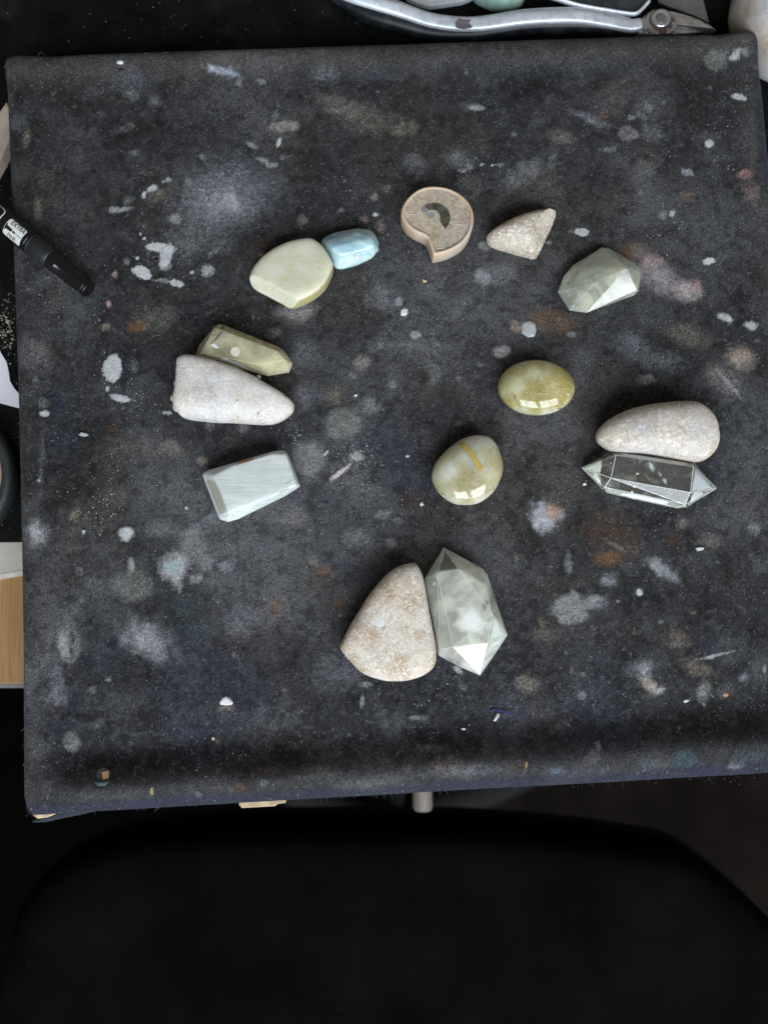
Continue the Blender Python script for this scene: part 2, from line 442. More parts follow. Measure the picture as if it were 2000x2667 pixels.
def mat_mat():
    n = NT('black_mat'); f = n.noise(40, 5); s = n.noise(2600, 2)
    c = n.mix(n.ramp(f, [(0.35, 0.0), (0.75, 1.0)]), (0.003, 0.0033, 0.003), (0.010, 0.0105, 0.0095))
    c = n.mix(n.ramp(s, [(0.70, 0.0), (0.78, 0.35)]), c, (0.25, 0.25, 0.22))
    sm = n.ramp(n.noise(55, 6, 0.7, 0.8), [(0.55, 0.0), (0.75, 0.22)])
    c = n.mix(sm, c, (0.06, 0.065, 0.06))
    n.set(Base_Color=c, Roughness=0.8, Specular_IOR_Level=0.08); n.bump(s, 0.3, 0.0002); return n.m
M_MAT = mat_mat()
mtp = [P(-900, 1420, Z_MAT), P(66, 1412, Z_MAT), P(2700, 1395, Z_MAT)]
bm = bmesh.new()
poly = [mtp[0], mtp[1], mtp[2], Vector((mtp[2].x, 0.58, Z_MAT)), Vector((mtp[0].x, 0.58, Z_MAT))]
tv = [bm.verts.new(p) for p in poly]; bv_ = [bm.verts.new(p - Vector((0, 0, 0.0026))) for p in poly]
bm.faces.new(tv); bm.faces.new(bv_[::-1])
for i in range(5): bm.faces.new((tv[i], bv_[i], bv_[(i + 1) % 5], tv[(i + 1) % 5]))
bm_edges = [e for e in bm.edges if e.verts[0].co.z > Z_MAT - 1e-5 and e.verts[1].co.z > Z_MAT - 1e-5]
bmesh.ops.recalc_face_normals(bm, faces=bm.faces)
bmesh.ops.bevel(bm, geom=bm_edges, offset=0.0008, segments=2, affect='EDGES')
matob = from_bm('bench_mat', bm, M_MAT, origin=Vector((0, 0.2, Z_MAT - 0.0026)))
tag(matob, 'scratched black rubber mat covering the bench behind the board', 'mat')

# ================================================================== FELT BOARD
RF, RS, RT = 0.0110, 0.0032, 0.0045
qTL, qTR = P(16, 148, -0.003), P(1966, 84, -0.003)
qBL = Vector((P(66, 2110, -0.003).x, P(66, 2120, -0.011).y, 0)); qBR = Vector((P(2150, 2003, -0.003).x, P(2150, 2001, -0.011).y, 0))
for q in (qTL, qTR, qBL, qBR): q.z = 0
BW = ((qTR - qTL).length + (qBR - qBL).length) / 2; BH = ((qTL - qBL).length + (qTR - qBR).length) / 2
def coords(L, r0, r1, step):
    e0 = r0 * (1 - np.cos(np.linspace(0, math.pi / 2, 18, endpoint=False)))
    e1 = L - r1 * (1 - np.cos(np.linspace(math.pi / 2, 0, 19)))[1:]
    mid = np.arange(r0, L - r1, step)
    return np.concatenate([e0, mid, e1])
xs = coords(BW, RS, RS, 0.00046); ys = coords(BH, RF, RT, 0.00046)
X, Y = np.meshgrid(xs, ys); NXc, NYc = len(xs), len(ys)
dlx = np.clip(np.maximum((RS - X) / RS, (RS - (BW - X)) / RS), 0, 1) * np.where(X < BW / 2, -1, 1)
dfy = np.clip((RF - Y) / RF, 0, 1); dty = np.clip((RT - (BH - Y)) / RT, 0, 1)
dly = np.where(dfy > 0, -dfy, dty)
q = np.hypot(dlx, dly); over = np.maximum(q, 1e-9); k = np.where(q > 0.9995, 0.9995 / over, 1.0)
Xn = X + np.where(dlx != 0, (dlx * k - dlx) * RS, 0)
Yn = Y + np.where(dly != 0, (dly * k - dly) * np.where(dly < 0, RF, RT), 0)
qq = np.minimum(q, 0.9995)
ry = np.where(dly < 0, RF, RT)
Rr = (np.abs(dlx) * RS + np.abs(dly) * ry + 1e-9) / (np.abs(dlx) + np.abs(dly) + 1e-9)
Z = -Rr * (1 - np.sqrt(1 - qq ** 2))
# raised padded rims with a soft groove on their inner side (deepest along the front)
wob = (fbm(X * 18, Y * 18, 2, 40) - 0.5)
yfm = Y * 1000 + wob * 5; xl = X * 1000 + wob * 4; xr = (BW - X) * 1000 + wob * 4; yt = (BH - Y) * 1000 + wob * 4
wide = 1 + 0.55 * sstep(0.45, 1.0, X / BW)
rim_f = 0.0056 * np.exp(-((yfm - 12) / (7.5 * wide)) ** 2) - 0.0040 * np.exp(-((yfm - 28 * (1 + 0.25 * (wide - 1))) / (7.5 * wide)) ** 2)
fade = sstep(4, 30, xl)
rim = rim_f * fade + 0.0009 * np.exp(-((xl - 8) / 6) ** 2) - 0.0006 * np.exp(-((xl - 24) / 9) ** 2)
rim += 0.0012 * np.exp(-((xr - 8) / 5) ** 2) - 0.0009 * np.exp(-((xr - 20) / 7) ** 2)
rim += 0.0009 * np.exp(-((yt - 7) / 5) ** 2) - 0.0006 * np.exp(-((yt - 20) / 8) ** 2)
inner = sstep(0.012, 0.05, np.minimum.reduce([X, BW - X, Y, BH - Y]))
Z = Z + rim + (fbm(X * 30, Y * 30, 3, 50) - 0.5) * 0.0009 * (0.3 + 0.4 * inner)
Z = Z + (fbm(X * 900, Y * 900, 2, 60) - 0.5) * 0.00022
# bilinear placement of the board on the bench plane
u = Xn / BW; v = Yn / BH
WX = (qBL.x * (1 - u) + qBR.x * u) * (1 - v) + (qTL.x * (1 - u) + qTR.x * u) * v
WY = (qBL.y * (1 - u) + qBR.y * u) * (1 - v) + (qTL.y * (1 - u) + qTR.y * u) * v

WX = WX + 0.0023 * 4 * v * (1 - v) * (1 - u)                     # the left edge bows in a little

def felt_z(x, y):
    i = np.argmin((WX[NYc // 2] - x) ** 2); j = np.argmin((WY[:, NXc // 2] - y) ** 2)
    return float(Z[j, i])

# ---- cloth colour: worn charcoal felt, dust clouds, then every stain the photo shows
mm = 1000
n1 = fbm(WX * 22, WY * 22, 5, 1); n2 = fbm(WX * 60, WY * 60, 4, 2); n3 = fbm(WX * 1500, WY * 1500, 2, 3, 0.7)
n4 = fbm(WX * 9, WY * 9, 3, 4); n5 = fbm(WX * 35, WY * 35, 4, 5)
C = np.empty(WX.shape + (3,))
C[:] = (0.0245, 0.0242, 0.0252)
navy = np.array((0.020, 0.022, 0.040)); brown = np.array((0.042, 0.032, 0.022)); dust = np.array((0.136, 0.135, 0.138))
def over(C, col, m): 
    return C * (1 - m[..., None]) + np.array(col) * m[..., None]
C = over(C, navy, 0.8 * sstep(0.44, 0.68, n4))
C = over(C, brown, 0.55 * sstep(0.52, 0.70, n5))
C = over(C, (0.010, 0.010, 0.010), 0.85 * sstep(0.48, 0.64, fbm(WX * 20, WY * 20, 4, 8)))
C = over(C, dust, 0.62 * sstep(0.45, 0.78, n1) * (0.5 + n2))
C = over(C, (0.12, 0.12, 0.125), 0.30 * sstep(0.55, 0.8, n2))
inside = sstep(0.02, 0.09, np.minimum.reduce([X, BW - X, Y, BH - Y]))
C = over(C, (0.102, 0.100, 0.100), 0.13 + 0.15 * inside)
C *= (0.55 + 0.9 * fbm(WX * 75, WY * 75, 5, 90, 0.6))[..., None]
fl1 = fbm(WX * 420, WY * 420, 3, 95, 0.65); fl2 = fbm(WX * 300 + 9, WY * 300, 3, 97, 0.65)
C = over(C, (0.13, 0.13, 0.13), 0.20 * sstep(0.56, 0.68, fl1))
C *= (1 - 0.36 * sstep(0.54, 0.66, fl2))[..., None]
C *= 0.80
# rims paler, cloth below the front rim still clean navy
C = over(C, (0.105, 0.095, 0.085), 0.38 * np.exp(-((yt - 9) / 6) ** 2) * (0.4 + n2))
C = over(C, (0.10, 0.098, 0.10), 0.42 * np.exp(-((yfm - 13) / 5) ** 2) * (0.3 + n2))
C = over(C, (0.085, 0.080, 0.078), 0.30 * np.exp(-((xr - 9) / 5) ** 2) * (0.3 + n2))
C = over(C, (0.024, 0.026, 0.044), 0.8 * sstep(9.5, 4.0, Y * 1000 + wob * 3))
C = over(C, (0.020, 0.022, 0.046), 0.7 * sstep(5.0, 1.5, (BW - X) * 1000))

W_ = (0.55, 0.555, 0.56); G_ = (0.30, 0.30, 0.29); T_ = (0.36, 0.30, 0.23); O_ = (0.155, 0.078, 0.035); P_ = (0.52, 0.36, 0.33)
B_ = (0.36, 0.375, 0.41); L_ = (0.30, 0.30, 0.335); E_ = (0.042, 0.072, 0.074); D_ = (0.008, 0.008, 0.008); N_ = (0.09, 0.050, 0.026)
# px, py, rx, ry, rotation(deg), strength, colour, softness, edge noise
ST = [
 (418,644,40,12,5,.95,W_,.12,.35),(433,668,17,30,12,.93,W_,.14,.45),(430,690,14,12,0,.6,W_,.3,.8),(373,710,24,15,28,.97,W_,.1,.3),(352,702,10,10,0,.8,W_,.2,.5),
 (460,737,19,9,12,.9,W_,.15,.4),(420,730,20,5,0,.5,W_,.3,.9),(541,705,17,16,0,.72,G_,.15,.3),(541,705,13,13,0,.6,W_,.4,.6),(292,959,25,35,0,.92,W_,.1,.25),(280,1012,5,7,0,.8,W_,.2,.3),
 (312,1036,27,9,14,.85,W_,.14,.3),(117,1077,13,8,0,.85,W_,.12,.3),(115,1050,14,14,0,.3,G_,.3,.4),(329,1391,18,16,0,.85,W_,.35,.5),(99,1391,24,24,0,.62,W_,.6,.6),
 (454,1475,34,34,0,.75,W_,.35,.45),(450,1477,16,13,0,.8,(.30,.43,.40),.3,.5),(462,1515,14,20,0,.45,W_,.5,.6),(500,1420,30,46,-8,.55,G_,.4,.35),(535,1462,22,18,30,.4,G_,.5,.5),(342,1473,10,18,-4,.7,G_,.3,.4),(342,1473,6,12,-4,.5,W_,.5,.4),
 (347,1528,47,42,0,.62,(.20,.195,.18),.22,.2),(280,1525,50,25,12,.22,G_,.6,.4),(178,1676,29,50,-10,.5,(.25,.28,.26),.2,.2),(165,1680,12,32,-14,.5,(.45,.43,.38),.4,.4),(186,1660,6,16,-10,.8,D_,.4,.6),(184,1700,4,20,-5,.6,D_,.5,.8),
 (151,1815,26,28,0,.38,L_,.5,.4),(148,1770,15,35,0,.30,L_,.5,.4),(181,1935,20,28,-5,.50,(.24,.235,.22),.2,.2),(386,1662,62,36,25,.40,W_,.9,.7),(375,1665,25,22,30,.38,W_,.8,.7),(410,1700,18,26,-20,.35,B_,.7,.6),
 (512,1637,42,26,0,.55,E_,.6,.5),(476,1573,28,24,0,.5,E_,.6,.5),(512,1507,15,10,-20,.5,W_,.4,.6),(591,1474,20,14,-20,.45,B_,.5,.6),(540,1460,12,22,0,.35,B_,.6,.6),(241,1797,11,11,0,.32,G_,.3,.3),
 (720,1580,15,20,0,.55,O_,.7,.5),(886,1565,20,18,0,.45,O_,.7,.6),(826,1522,34,16,0,.4,N_,.7,.6),(844,1490,20,10,0,.4,O_,.7,.6),(633,2044,12,10,0,.5,O_,.6,.5),(700,2003,36,8,-4,.45,N_,.6,.5),(844,2005,36,13,-4,.25,G_,.6,.6),(690,2030,10,8,0,.3,B_,.5,.5),
 (893,1102,48,39,-10,.72,(.22,.22,.195),.22,.2),(802,1199,44,46,0,.78,(.25,.245,.235),.28,.2),(960,1059,22,22,0,.55,G_,.6,.5),(943,945,22,20,0,.6,(.30,.28,.23),.35,.3),(916,979,9,9,0,.5,G_,.3,.3),(1021,1002,10,9,0,.55,G_,.3,.3),
 (1082,872,14,11,15,.7,(.5,.48,.44),.25,.3),(1053,812,9,12,10,.5,W_,.3,.3),(1306,916,21,14,-10,.75,(.5,.49,.47),.25,.3),(772,811,38,22,-10,.55,(.45,.43,.40),.7,.5),(715,868,20,12,0,.4,G_,.6,.5),(888,1230,32,6,-40,.85,(.62,.56,.5),.3,.5),(929,1190,16,10,-10,.75,(.62,.58,.53),.4,.7),
 (998,1340,20,13,-10,.42,G_,.35,.35),(1035,1357,11,8,0,.35,G_,.3,.3),(933,1403,38,22,0,.36,G_,.6,.5),(1019,1414,13,12,0,.48,G_,.3,.3),(1076,1306,26,18,0,.4,N_,.6,.5),(790,922,30,30,0,.25,B_,.8,.6),(800,1030,32,24,0,.25,B_,.8,.6),(870,1030,24,20,0,.30,T_,.7,.5),(795,990,10,8,0,.5,N_,.5,.5),
 (1050,900,80,12,0,.22,B_,.8,.6),(1000,870,14,50,30,.2,L_,.8,.5),(990,900,7,9,0,.4,G_,.3,.3),(1130,975,16,30,0,.3,B_,.7,.6),(1250,950,9,7,0,.4,G_,.3,.3),(1195,985,8,8,0,.35,G_,.4,.4),(760,1350,26,24,0,.35,(.28,.25,.22),.6,.6),(840,1485,18,12,0,.5,O_,.6,.5),(815,1463,10,10,0,.4,T_,.6,.5),(958,1456,24,16,0,.35,N_,.7,.5),
 (1440,838,54,32,8,.62,(.17,.105,.060),.45,.4),(1346,853,14,14,0,.6,(.42,.33,.25),.4,.4),(1488,870,11,8,0,.7,G_,.2,.3),(1891,827,21,10,12,.85,(.52,.52,.53),.35,.4),(1956,846,14,11,0,.85,W_,.5,.6),(1931,931,32,24,8,.75,(.46,.36,.28),.6,.4),(1684,988,24,13,-8,.55,G_,.3,.4),
 (1880,985,46,28,40,.4,(.32,.27,.25),.4,.4),(1900,1000,46,5,50,.4,W_,.5,.6),(1418,1344,38,34,0,.8,(.48,.49,.52),.4,.5),(1440,1333,22,20,15,.75,(.40,.20,.10),.5,.4),(1425,1305,14,14,0,.4,N_,.5,.5),(1583,1454,34,17,-5,.8,O_,.6,.4),(1587,1390,64,44,20,.55,N_,.7,.5),(1640,1430,30,20,-40,.5,N_,.7,.5),(1600,1420,32,5,30,.35,G_,.4,.4),
 (1967,1378,14,14,0,.6,G_,.5,.4),(1481,1467,9,26,0,.42,B_,.4,.4),(1726,1486,38,14,32,.65,B_,.6,.5),(1712,1470,14,16,0,.4,W_,.7,.6),(1790,872,50,26,20,.4,(.24,.205,.165),.5,.4),(1754,1405,22,16,0,.5,N_,.6,.5),(1780,1365,16,12,0,.4,T_,.6,.5),(1850,1410,26,16,0,.3,T_,.6,.5),(1650,900,40,30,20,.3,B_,.8,.6),(1720,940,50,22,15,.28,B_,.8,.6),
 (1718,724,50,28,38,.62,(.50,.45,.45),.7,.5),(1791,758,30,25,20,.75,(.55,.47,.45),.45,.4),(1697,682,22,16,0,.6,P_,.6,.5),(1815,745,9,16,0,.5,(.55,.30,.26),.5,.5),(1650,655,34,20,10,.4,(.30,.22,.15),.7,.5),(1630,660,14,14,0,.6,O_,.6,.5),(1846,680,16,9,-8,.97,W_,.12,.25),(1515,604,19,10,0,.95,W_,.12,.3),(1484,602,7,4,0,.6,G_,.3,.4),
 (1848,372,11,11,0,.85,W_,.3,.35),(1789,448,16,9,5,.65,B_,.2,.35),(1633,347,24,20,0,.60,(.27,.26,.26),.2,.25),(1697,345,26,22,0,.36,(.25,.25,.25),.35,.3),(1924,252,18,8,25,.9,W_,.25,.4),(1867,153,30,27,0,.55,(.22,.235,.215),.2,.2),(1916,143,9,14,20,.8,W_,.5,.8),(1938,138,10,10,0,.4,W_,.6,.9),(1941,452,16,11,8,.7,(.38,.22,.20),.5,.5),
 (1952,500,18,30,0,.4,(.3,.22,.2),.7,.5),(1688,281,10,10,0,.55,G_,.35,.35),(1644,305,9,6,0,.6,G_,.3,.3),(1672,300,14,8,30,.4,G_,.4,.5),(1572,302,10,7,0,.75,O_,.5,.6),(1536,305,55,9,20,.42,L_,.6,.6),(1550,320,24,8,20,.35,B_,.5,.6),(1363,450,26,58,52,.30,B_,.35,.4),(1438,420,10,26,20,.26,B_,.4,.4),(1465,357,28,18,10,.42,(.25,.23,.19),.5,.4),
 (1600,250,28,55,10,.26,(.22,.20,.16),.6,.4),(1680,435,22,20,50,.28,G_,.5,.7),(1590,388,16,8,0,.4,G_,.5,.5),(1350,248,46,30,-20,.75,D_,.7,.5),(1395,218,24,20,0,.7,D_,.7,.5),(1725,560,13,12,0,.45,G_,.3,.3),(1750,555,6,9,20,.8,W_,.3,.4),(1400,500,60,50,0,.20,T_,.8,.6),(1600,520,30,18,0,.35,N_,.6,.5),(1790,510,18,14,0,.35,(.3,.18,.13),.7,.5),(1428,632,7,6,0,.5,G_,.3,.3),
 (739,328,34,13,-6,.6,(.38,.36,.33),.35,.6),(765,328,14,15,0,.5,(.42,.40,.37),.4,.4),(726,370,5,15,18,.9,W_,.3,.4),(690,420,16,6,40,.6,W_,.6,1.0),(712,428,10,6,0,.6,W_,.5,.9),(878,273,52,24,22,.48,(.26,.235,.205),.5,.4),(950,310,70,30,15,.28,T_,.7,.5),(1055,336,34,16,-10,.42,(.28,.25,.2),.4,.4),(1241,279,19,7,5,.75,(.5,.49,.48),.4,.4),(1225,274,22,10,0,.35,G_,.6,.5),
 (658,378,14,6,25,.55,G_,.3,.3),(1194,412,34,22,20,.32,B_,.6,.5),(1224,433,11,8,0,.6,G_,.3,.4),(1203,444,11,5,0,.65,G_,.3,.4),(1300,428,10,4,0,.6,G_,.3,.4),(1255,428,4,4,0,.8,W_,.3,.4),(1282,429,4,3,0,.9,W_,.3,.3),(1258,720,20,17,20,.70,(.45,.46,.5),.5,.4),(1300,712,38,26,-10,.38,(.25,.245,.235),.4,.4),(996,771,40,34,0,.45,(.26,.26,.275),.5,.4),(1038,786,9,11,0,.7,(.5,.5,.52),.3,.3),
 (979,558,7,5,0,.85,W_,.3,.4),(950,570,10,7,20,.7,(.40,.28,.24),.4,.4),(789,573,13,12,0,.55,G_,.5,.5),(975,513,9,8,0,.6,(.42,.36,.34),.4,.5),(990,590,10,12,0,.5,(.45,.35,.32),.5,.5),(1219,492,34,42,0,.32,(.22,.21,.2),.3,.3),(1260,640,14,8,20,.6,G_,.5,.5),(1080,425,30,20,0,.26,B_,.7,.5),(1005,490,12,12,0,.45,(.35,.28,.24),.5,.5),
 (1010,180,200,22,-3,.30,(.05,.056,.095),.7,.4),(1480,170,180,26,-2,.30,(.075,.085,.105),.7,.4),(760,125,14,10,0,.4,N_,.5,.5),(680,210,12,7,30,.55,G_,.4,.4),(845,190,30,18,0,.26,B_,.7,.5),
 (578,184,38,9,14,.70,(.42,.46,.55),.4,1.2),(600,188,14,12,0,.5,(.42,.46,.55),.4,1.1),(555,178,14,7,35,.6,W_,.4,.9),(527,408,9,8,0,.62,(.3,.32,.31),.2,.25),(350,397,11,8,-10,.5,G_,.5,.5),(582,501,98,66,-12,.46,(.33,.35,.40),.95,.6),(570,526,36,30,0,.42,W_,.9,.8),(607,522,14,26,-25,.62,W_,.8,.7),(640,530,50,40,0,.2,B_,.9,.6),(520,610,90,50,-20,.2,B_,.9,.6),
 (397,490,14,7,-15,.95,W_,.35,.6),(375,507,5,9,15,.9,W_,.3,.5),(439,469,7,6,0,.7,W_,.4,.5),(425,473,6,4,0,.6,W_,.4,.5),(491,473,9,11,0,.55,G_,.5,.5),(458,570,14,11,10,.65,(.45,.46,.48),.5,.5),(312,545,26,6,-4,.72,W_,.5,.8),(296,545,9,9,0,.6,G_,.4,.4),(335,520,14,8,-20,.4,G_,.6,.6),(654,376,15,6,25,.5,G_,.3,.3),(413,510,24,18,0,.35,(.3,.26,.2),.6,.5),
 (390,310,36,32,10,.75,D_,.5,.7),(385,302,16,20,10,.5,(.06,.06,.062),.4,.5),(340,352,52,12,-18,.7,D_,.6,.7),(228,315,6,34,5,.7,D_,.6,.5),(346,205,36,28,10,.32,(.2,.22,.28),.8,.5),(340,245,18,15,30,.4,G_,.5,.5),(400,262,14,14,0,.35,G_,.5,.5),(330,330,20,8,-20,.35,G_,.5,.8),(300,714,8,10,0,.75,P_,.3,.5),(283,792,6,9,0,.7,P_,.3,.5),(99,545,8,24,-5,.45,T_,.6,.5),(95,610,7,18,10,.5,N_,.6,.5),(140,770,8,40,-8,.5,N_,.7,.6),
 (366,608,3.2,3,0,.98,W_,.2,.2),(376,620,4.2,4,0,.98,W_,.2,.2),(358,671,4.4,4,0,.98,W_,.2,.2),(330,680,8,9,-30,.5,G_,.3,.3),(499,708,6,4,0,.8,W_,.3,.3),(558,655,20,6,-40,.4,B_,.5,.6),(680,640,14,18,0,.5,N_,.6,.6),(679,663,9,6,0,.5,T_,.4,.4),(45,320,16,18,0,.4,(.2,.22,.25),.6,.5),(70,360,10,26,0,.35,T_,.6,.6),
 (358,851,24,14,-6,.75,(.20,.085,.022),.45,.4),(276,851,11,11,0,.5,T_,.6,.4),(409,834,44,30,0,.35,(.28,.26,.22),.8,.5),(93,920,32,36,0,.36,(.27,.26,.245),.8,.6),(130,913,10,10,0,.5,N_,.6,.5),(447,1167,28,18,30,.52,(.25,.215,.185),.35,.3),(525,1199,12,12,0,.55,(.34,.30,.24),.4,.3),(375,1170,70,28,5,.25,(.22,.20,.17),.8,.5),(633,1112,15,14,0,.5,(.32,.31,.28),.4,.3),(545,1110,12,10,0,.4,G_,.4,.4),
 (418,1378,40,20,6,.40,(.22,.235,.23),.6,.5),(194,1342,13,14,0,.45,T_,.6,.5),(435,1074,15,4,8,.85,W_,.3,.9),(350,953,12,12,0,.35,G_,.7,.6),(290,1118,14,10,0,.45,N_,.6,.5),(290,1290,34,28,0,.3,(.2,.17,.14),.7,.5),(600,1150,24,18,0,.4,(.13,.10,.06),.7,.5),(540,1360,40,14,-40,.3,B_,.7,.6),(160,1040,26,50,0,.45,(.028,.03,.06),.7,.4),(165,1150,26,50,0,.4,(.03,.033,.065),.7,.4),(97,990,8,8,0,.4,G_,.5,.5),(103,1252,5,5,0,.8,G_,.3,.3),(110,1210,5,60,0,.25,G_,.6,.6),
 (1488,1586,45,38,-5,.72,(.33,.325,.32),.2,.25),(1551,1567,25,16,5,.62,(.38,.39,.41),.5,.4),(1585,1513,18,15,0,.55,(.36,.37,.4),.5,.4),(1666,1543,9,8,0,.85,W_,.3,.4),(1610,1566,5,4,0,.6,G_,.3,.3),(1371,1781,28,18,10,.55,(.28,.25,.20),.5,.4),(1515,1812,12,11,0,.42,G_,.3,.3),(1517,1758,9,6,0,.35,G_,.3,.3),(1669,1739,32,15,-10,.45,B_,.6,.6),(1693,1787,30,13,42,.68,(.45,.39,.33),.5,.5),(1720,1800,14,9,-20,.5,W_,.5,.6),(1680,1750,14,14,0,.4,W_,.8,.7),
 (1838,1806,16,24,5,.48,(.30,.29,.26),.4,.3),(1898,1815,7,6,0,.8,(.45,.24,.12),.4,.4),(1870,1706,44,3,-12,.6,W_,.5,.7),(1848,1714,12,4,-10,.6,W_,.4,.5),(1815,1740,36,18,30,.3,T_,.7,.6),(1994,1742,5,12,0,.6,G_,.3,.4),(1938,1765,12,10,0,.35,B_,.5,.5),(1720,1620,7,6,0,.5,G_,.3,.3),(1410,1622,6,18,-25,.4,(.3,.25,.18),.4,.4),(1420,1655,30,20,0,.2,T_,.7,.5),(1760,1665,26,24,30,.28,T_,.7,.5),
 (1271,1944,14,10,10,.6,(.13,.085,.055),.3,.3),(1775,1971,34,24,-6,.58,(.055,.095,.115),.25,.25),(1672,1983,26,18,8,.5,(.05,.085,.105),.3,.3),(1940,1968,46,15,-2,.45,(.05,.085,.11),.35,.35),(1910,1990,18,10,0,.4,L_,.6,.5),(1445,2000,20,10,-10,.4,(.16,.2,.27),.5,.5),(1540,1965,18,12,-20,.4,(.28,.26,.24),.5,.5),(1554,1942,7,12,20,.7,G_,.4,.7),(1090,1872,22,6,0,.42,G_,.5,.5),(1193,1745,14,9,35,.65,W_,.3,.6),(1365,1984,3.5,7,10,.85,(.55,.40,.18),.3,.3),(1355,1990,14,9,0,.5,N_,.5,.5),
 (1210,2000,70,14,-4,.3,L_,.7,.6),(1160,1985,40,14,-4,.3,(.3,.22,.18),.7,.6),(1120,1950,26,8,0,.3,G_,.6,.5),(1060,1995,12,9,0,.25,G_,.5,.4),(952,1783,16,7,0,.55,G_,.4,.5),(943,1828,5,16,6,.6,(.3,.36,.37),.3,.4),(880,1750,60,36,-20,.22,B_,.8,.6),(620,1620,40,30,-30,.25,B_,.8,.6),(405,2052,4,9,0,.8,(.5,.38,.2),.3,.3),(520,2066,10,8,0,.35,G_,.5,.5),(250,1890,22,12,-30,.22,G_,.7,.6),(300,1830,60,30,0,.18,G_,.8,.6),(590,1843,20,10,0,.35,T_,.4,.4),
 (455,2080,200,10,-4,.3,(.03,.036,.075),.6,.4),(1100,1500,70,60,0,.18,T_,.8,.6),(700,1330,60,40,0,.14,G_,.9,.6),(1250,1480,80,60,0,.14,L_,.9,.6),
]
def stain(px, py, rx, ry, rot, s, col, soft, en, seed):
    global C, Z
    c = P(px, py, 0); m_ = PX(px, py, 0); R = (max(rx, ry) * (1.8 + en) + 6) * m_
    sel = (np.abs(WX - c.x) < R) & (np.abs(WY - c.y) < R)
    if not sel.any(): return
    x = (WX[sel] - c.x) / m_; y = -(WY[sel] - c.y) / m_
    a = math.radians(rot); xr_ = x * math.cos(a) + y * math.sin(a); yr_ = -x * math.sin(a) + y * math.cos(a)
    wa = min(rx, ry) * 0.55 * min(1.0, en * 1.4)
    xr_ = xr_ + (fbm(x / 14 + seed, y / 14, 3, (seed + 7) % 60, 0.6) - 0.5) * 2 * wa + (fbm(x / 4, y / 4 + seed, 2, (seed + 3) % 60) - 0.5) * min(5.0, rx * 0.5)
    yr_ = yr_ + (fbm(x / 14, y / 14 + seed, 3, (seed + 21) % 60, 0.6) - 0.5) * 2 * wa + (fbm(x / 4 + seed, y / 4, 2, (seed + 13) % 60) - 0.5) * min(5.0, ry * 0.5)
    d = np.hypot(xr_ / rx, yr_ / ry)
    big = max(6.0, min(rx, ry) * 0.9)
    d = d + en * (fbm(x / big + seed * 3.1, y / big, 4, seed % 60, 0.6) - 0.5) * 1.6
    mk = s * (1 - sstep(1 - min(0.95, soft), 1 + soft, d))
    gr = fbm(WX[sel] * 2600, WY[sel] * 2600, 1, 77)
    mk = np.clip(mk * (1 - (1 - s) * 0.25 + (gr - 0.5) * (1.4 - 1.1 * s)), 0, 1)
    mk = mk * np.clip(1 + (fbm(x / 9 + seed, y / 9, 3, (seed + 31) % 60) - 0.5) * 2.2 * (1.15 - s), 0, 1.3); mk = np.clip(mk, 0, 1)
    C[sel] = C[sel] * (1 - mk[:, None]) + np.array(col) * mk[:, None]
    if s > 0.8 and max(col) > 0.5: Z[sel] += mk * 0.00012
for i, t in enumerate(ST): stain(*t[:5], t[5] * (0.84 if t[5] < 0.8 else 1.0), t[6], min(0.95, t[7] * (1.25 if t[5] < 0.8 else 1.0)), t[8], i)
# many smaller blots and specks between them
for i in range(220):
    px = random.uniform(40, 1980); py = random.uniform(120, 2040); r = random.choice((2.0, 2.5, 3, 4, 5, 7)) * random.uniform(0.7, 1.3)
    col = random.choice((W_, G_, G_, B_, T_, G_, N_, L_))
    stain(px, py, r * random.uniform(0.8, 1.8), r, random.uniform(0, 180), random.uniform(0.10, 0.36), col, 0.6, 0.9, 300 + i)
# pale lint and dust grain
gr = TAB[(np.floor(WX * 2300).astype(int)) % 256, (np.floor(WY * 2300).astype(int)) % 256]
spk = np.where((gr > 0.988) & (n2 > 0.42), (gr - 0.985) * 25, 0)
C = over(C, (0.45, 0.45, 0.45), np.clip(spk, 0, 0.45))
wn = TAB[(np.floor(WX * 3100 + WY * 700).astype(int)) % 256, (np.floor(WY * 3100 - WX * 500).astype(int)) % 256]
lum = C.mean(-1); gk = (1 - 0.75 * sstep(0.10, 0.40, lum))
C *= (1 + gk * (-0.58 + 0.72 * n3 + 0.44 * wn))[..., None]

C *= np.array((0.99, 0.99, 1.02)) * (1 - 0.10 * sstep(0.10, 0.30, C.mean(-1)))[..., None]
nv = NXc * NYc
co = np.stack([WX, WY, Z], -1).reshape(-1, 3)
ii = np.arange(nv).reshape(NYc, NXc)
quads = np.stack([ii[:-1, :-1], ii[:-1, 1:], ii[1:, 1:], ii[1:, :-1]], -1).reshape(-1, 4)
loop = np.concatenate([ii[0, :], ii[1:, -1], ii[-1, -2::-1], ii[-2:0:-1, 0]])
nl = len(loop)
sk = co[loop].copy(); sk[:, 2] = -0.0205; cenb = co.mean(0); sk[:, :2] = cenb[:2] + (sk[:, :2] - cenb[:2]) * 0.996
sk2 = sk.copy(); sk2[:, 2] = -0.0256; sk2[:, :2] = cenb[:2] + (sk[:, :2] - cenb[:2]) * 0.985
co = np.concatenate([co, sk, sk2])
a = loop; b = np.roll(loop, -1); s1 = nv + np.arange(nl); s1n = np.roll(s1, -1); s2 = s1 + nl; s2n = np.roll(s2, -1)
sq = np.concatenate([np.stack([b, a, s1, s1n], -1), np.stack([s1n, s1, s2, s2n], -1)])
allq = np.concatenate([quads, sq]).astype(np.int32)
me = bpy.data.meshes.new('felt_cover')
me.vertices.add(len(co)); me.vertices.foreach_set('co', co.astype(np.float32).ravel())
me.loops.add(allq.size); me.loops.foreach_set('vertex_index', allq.ravel())
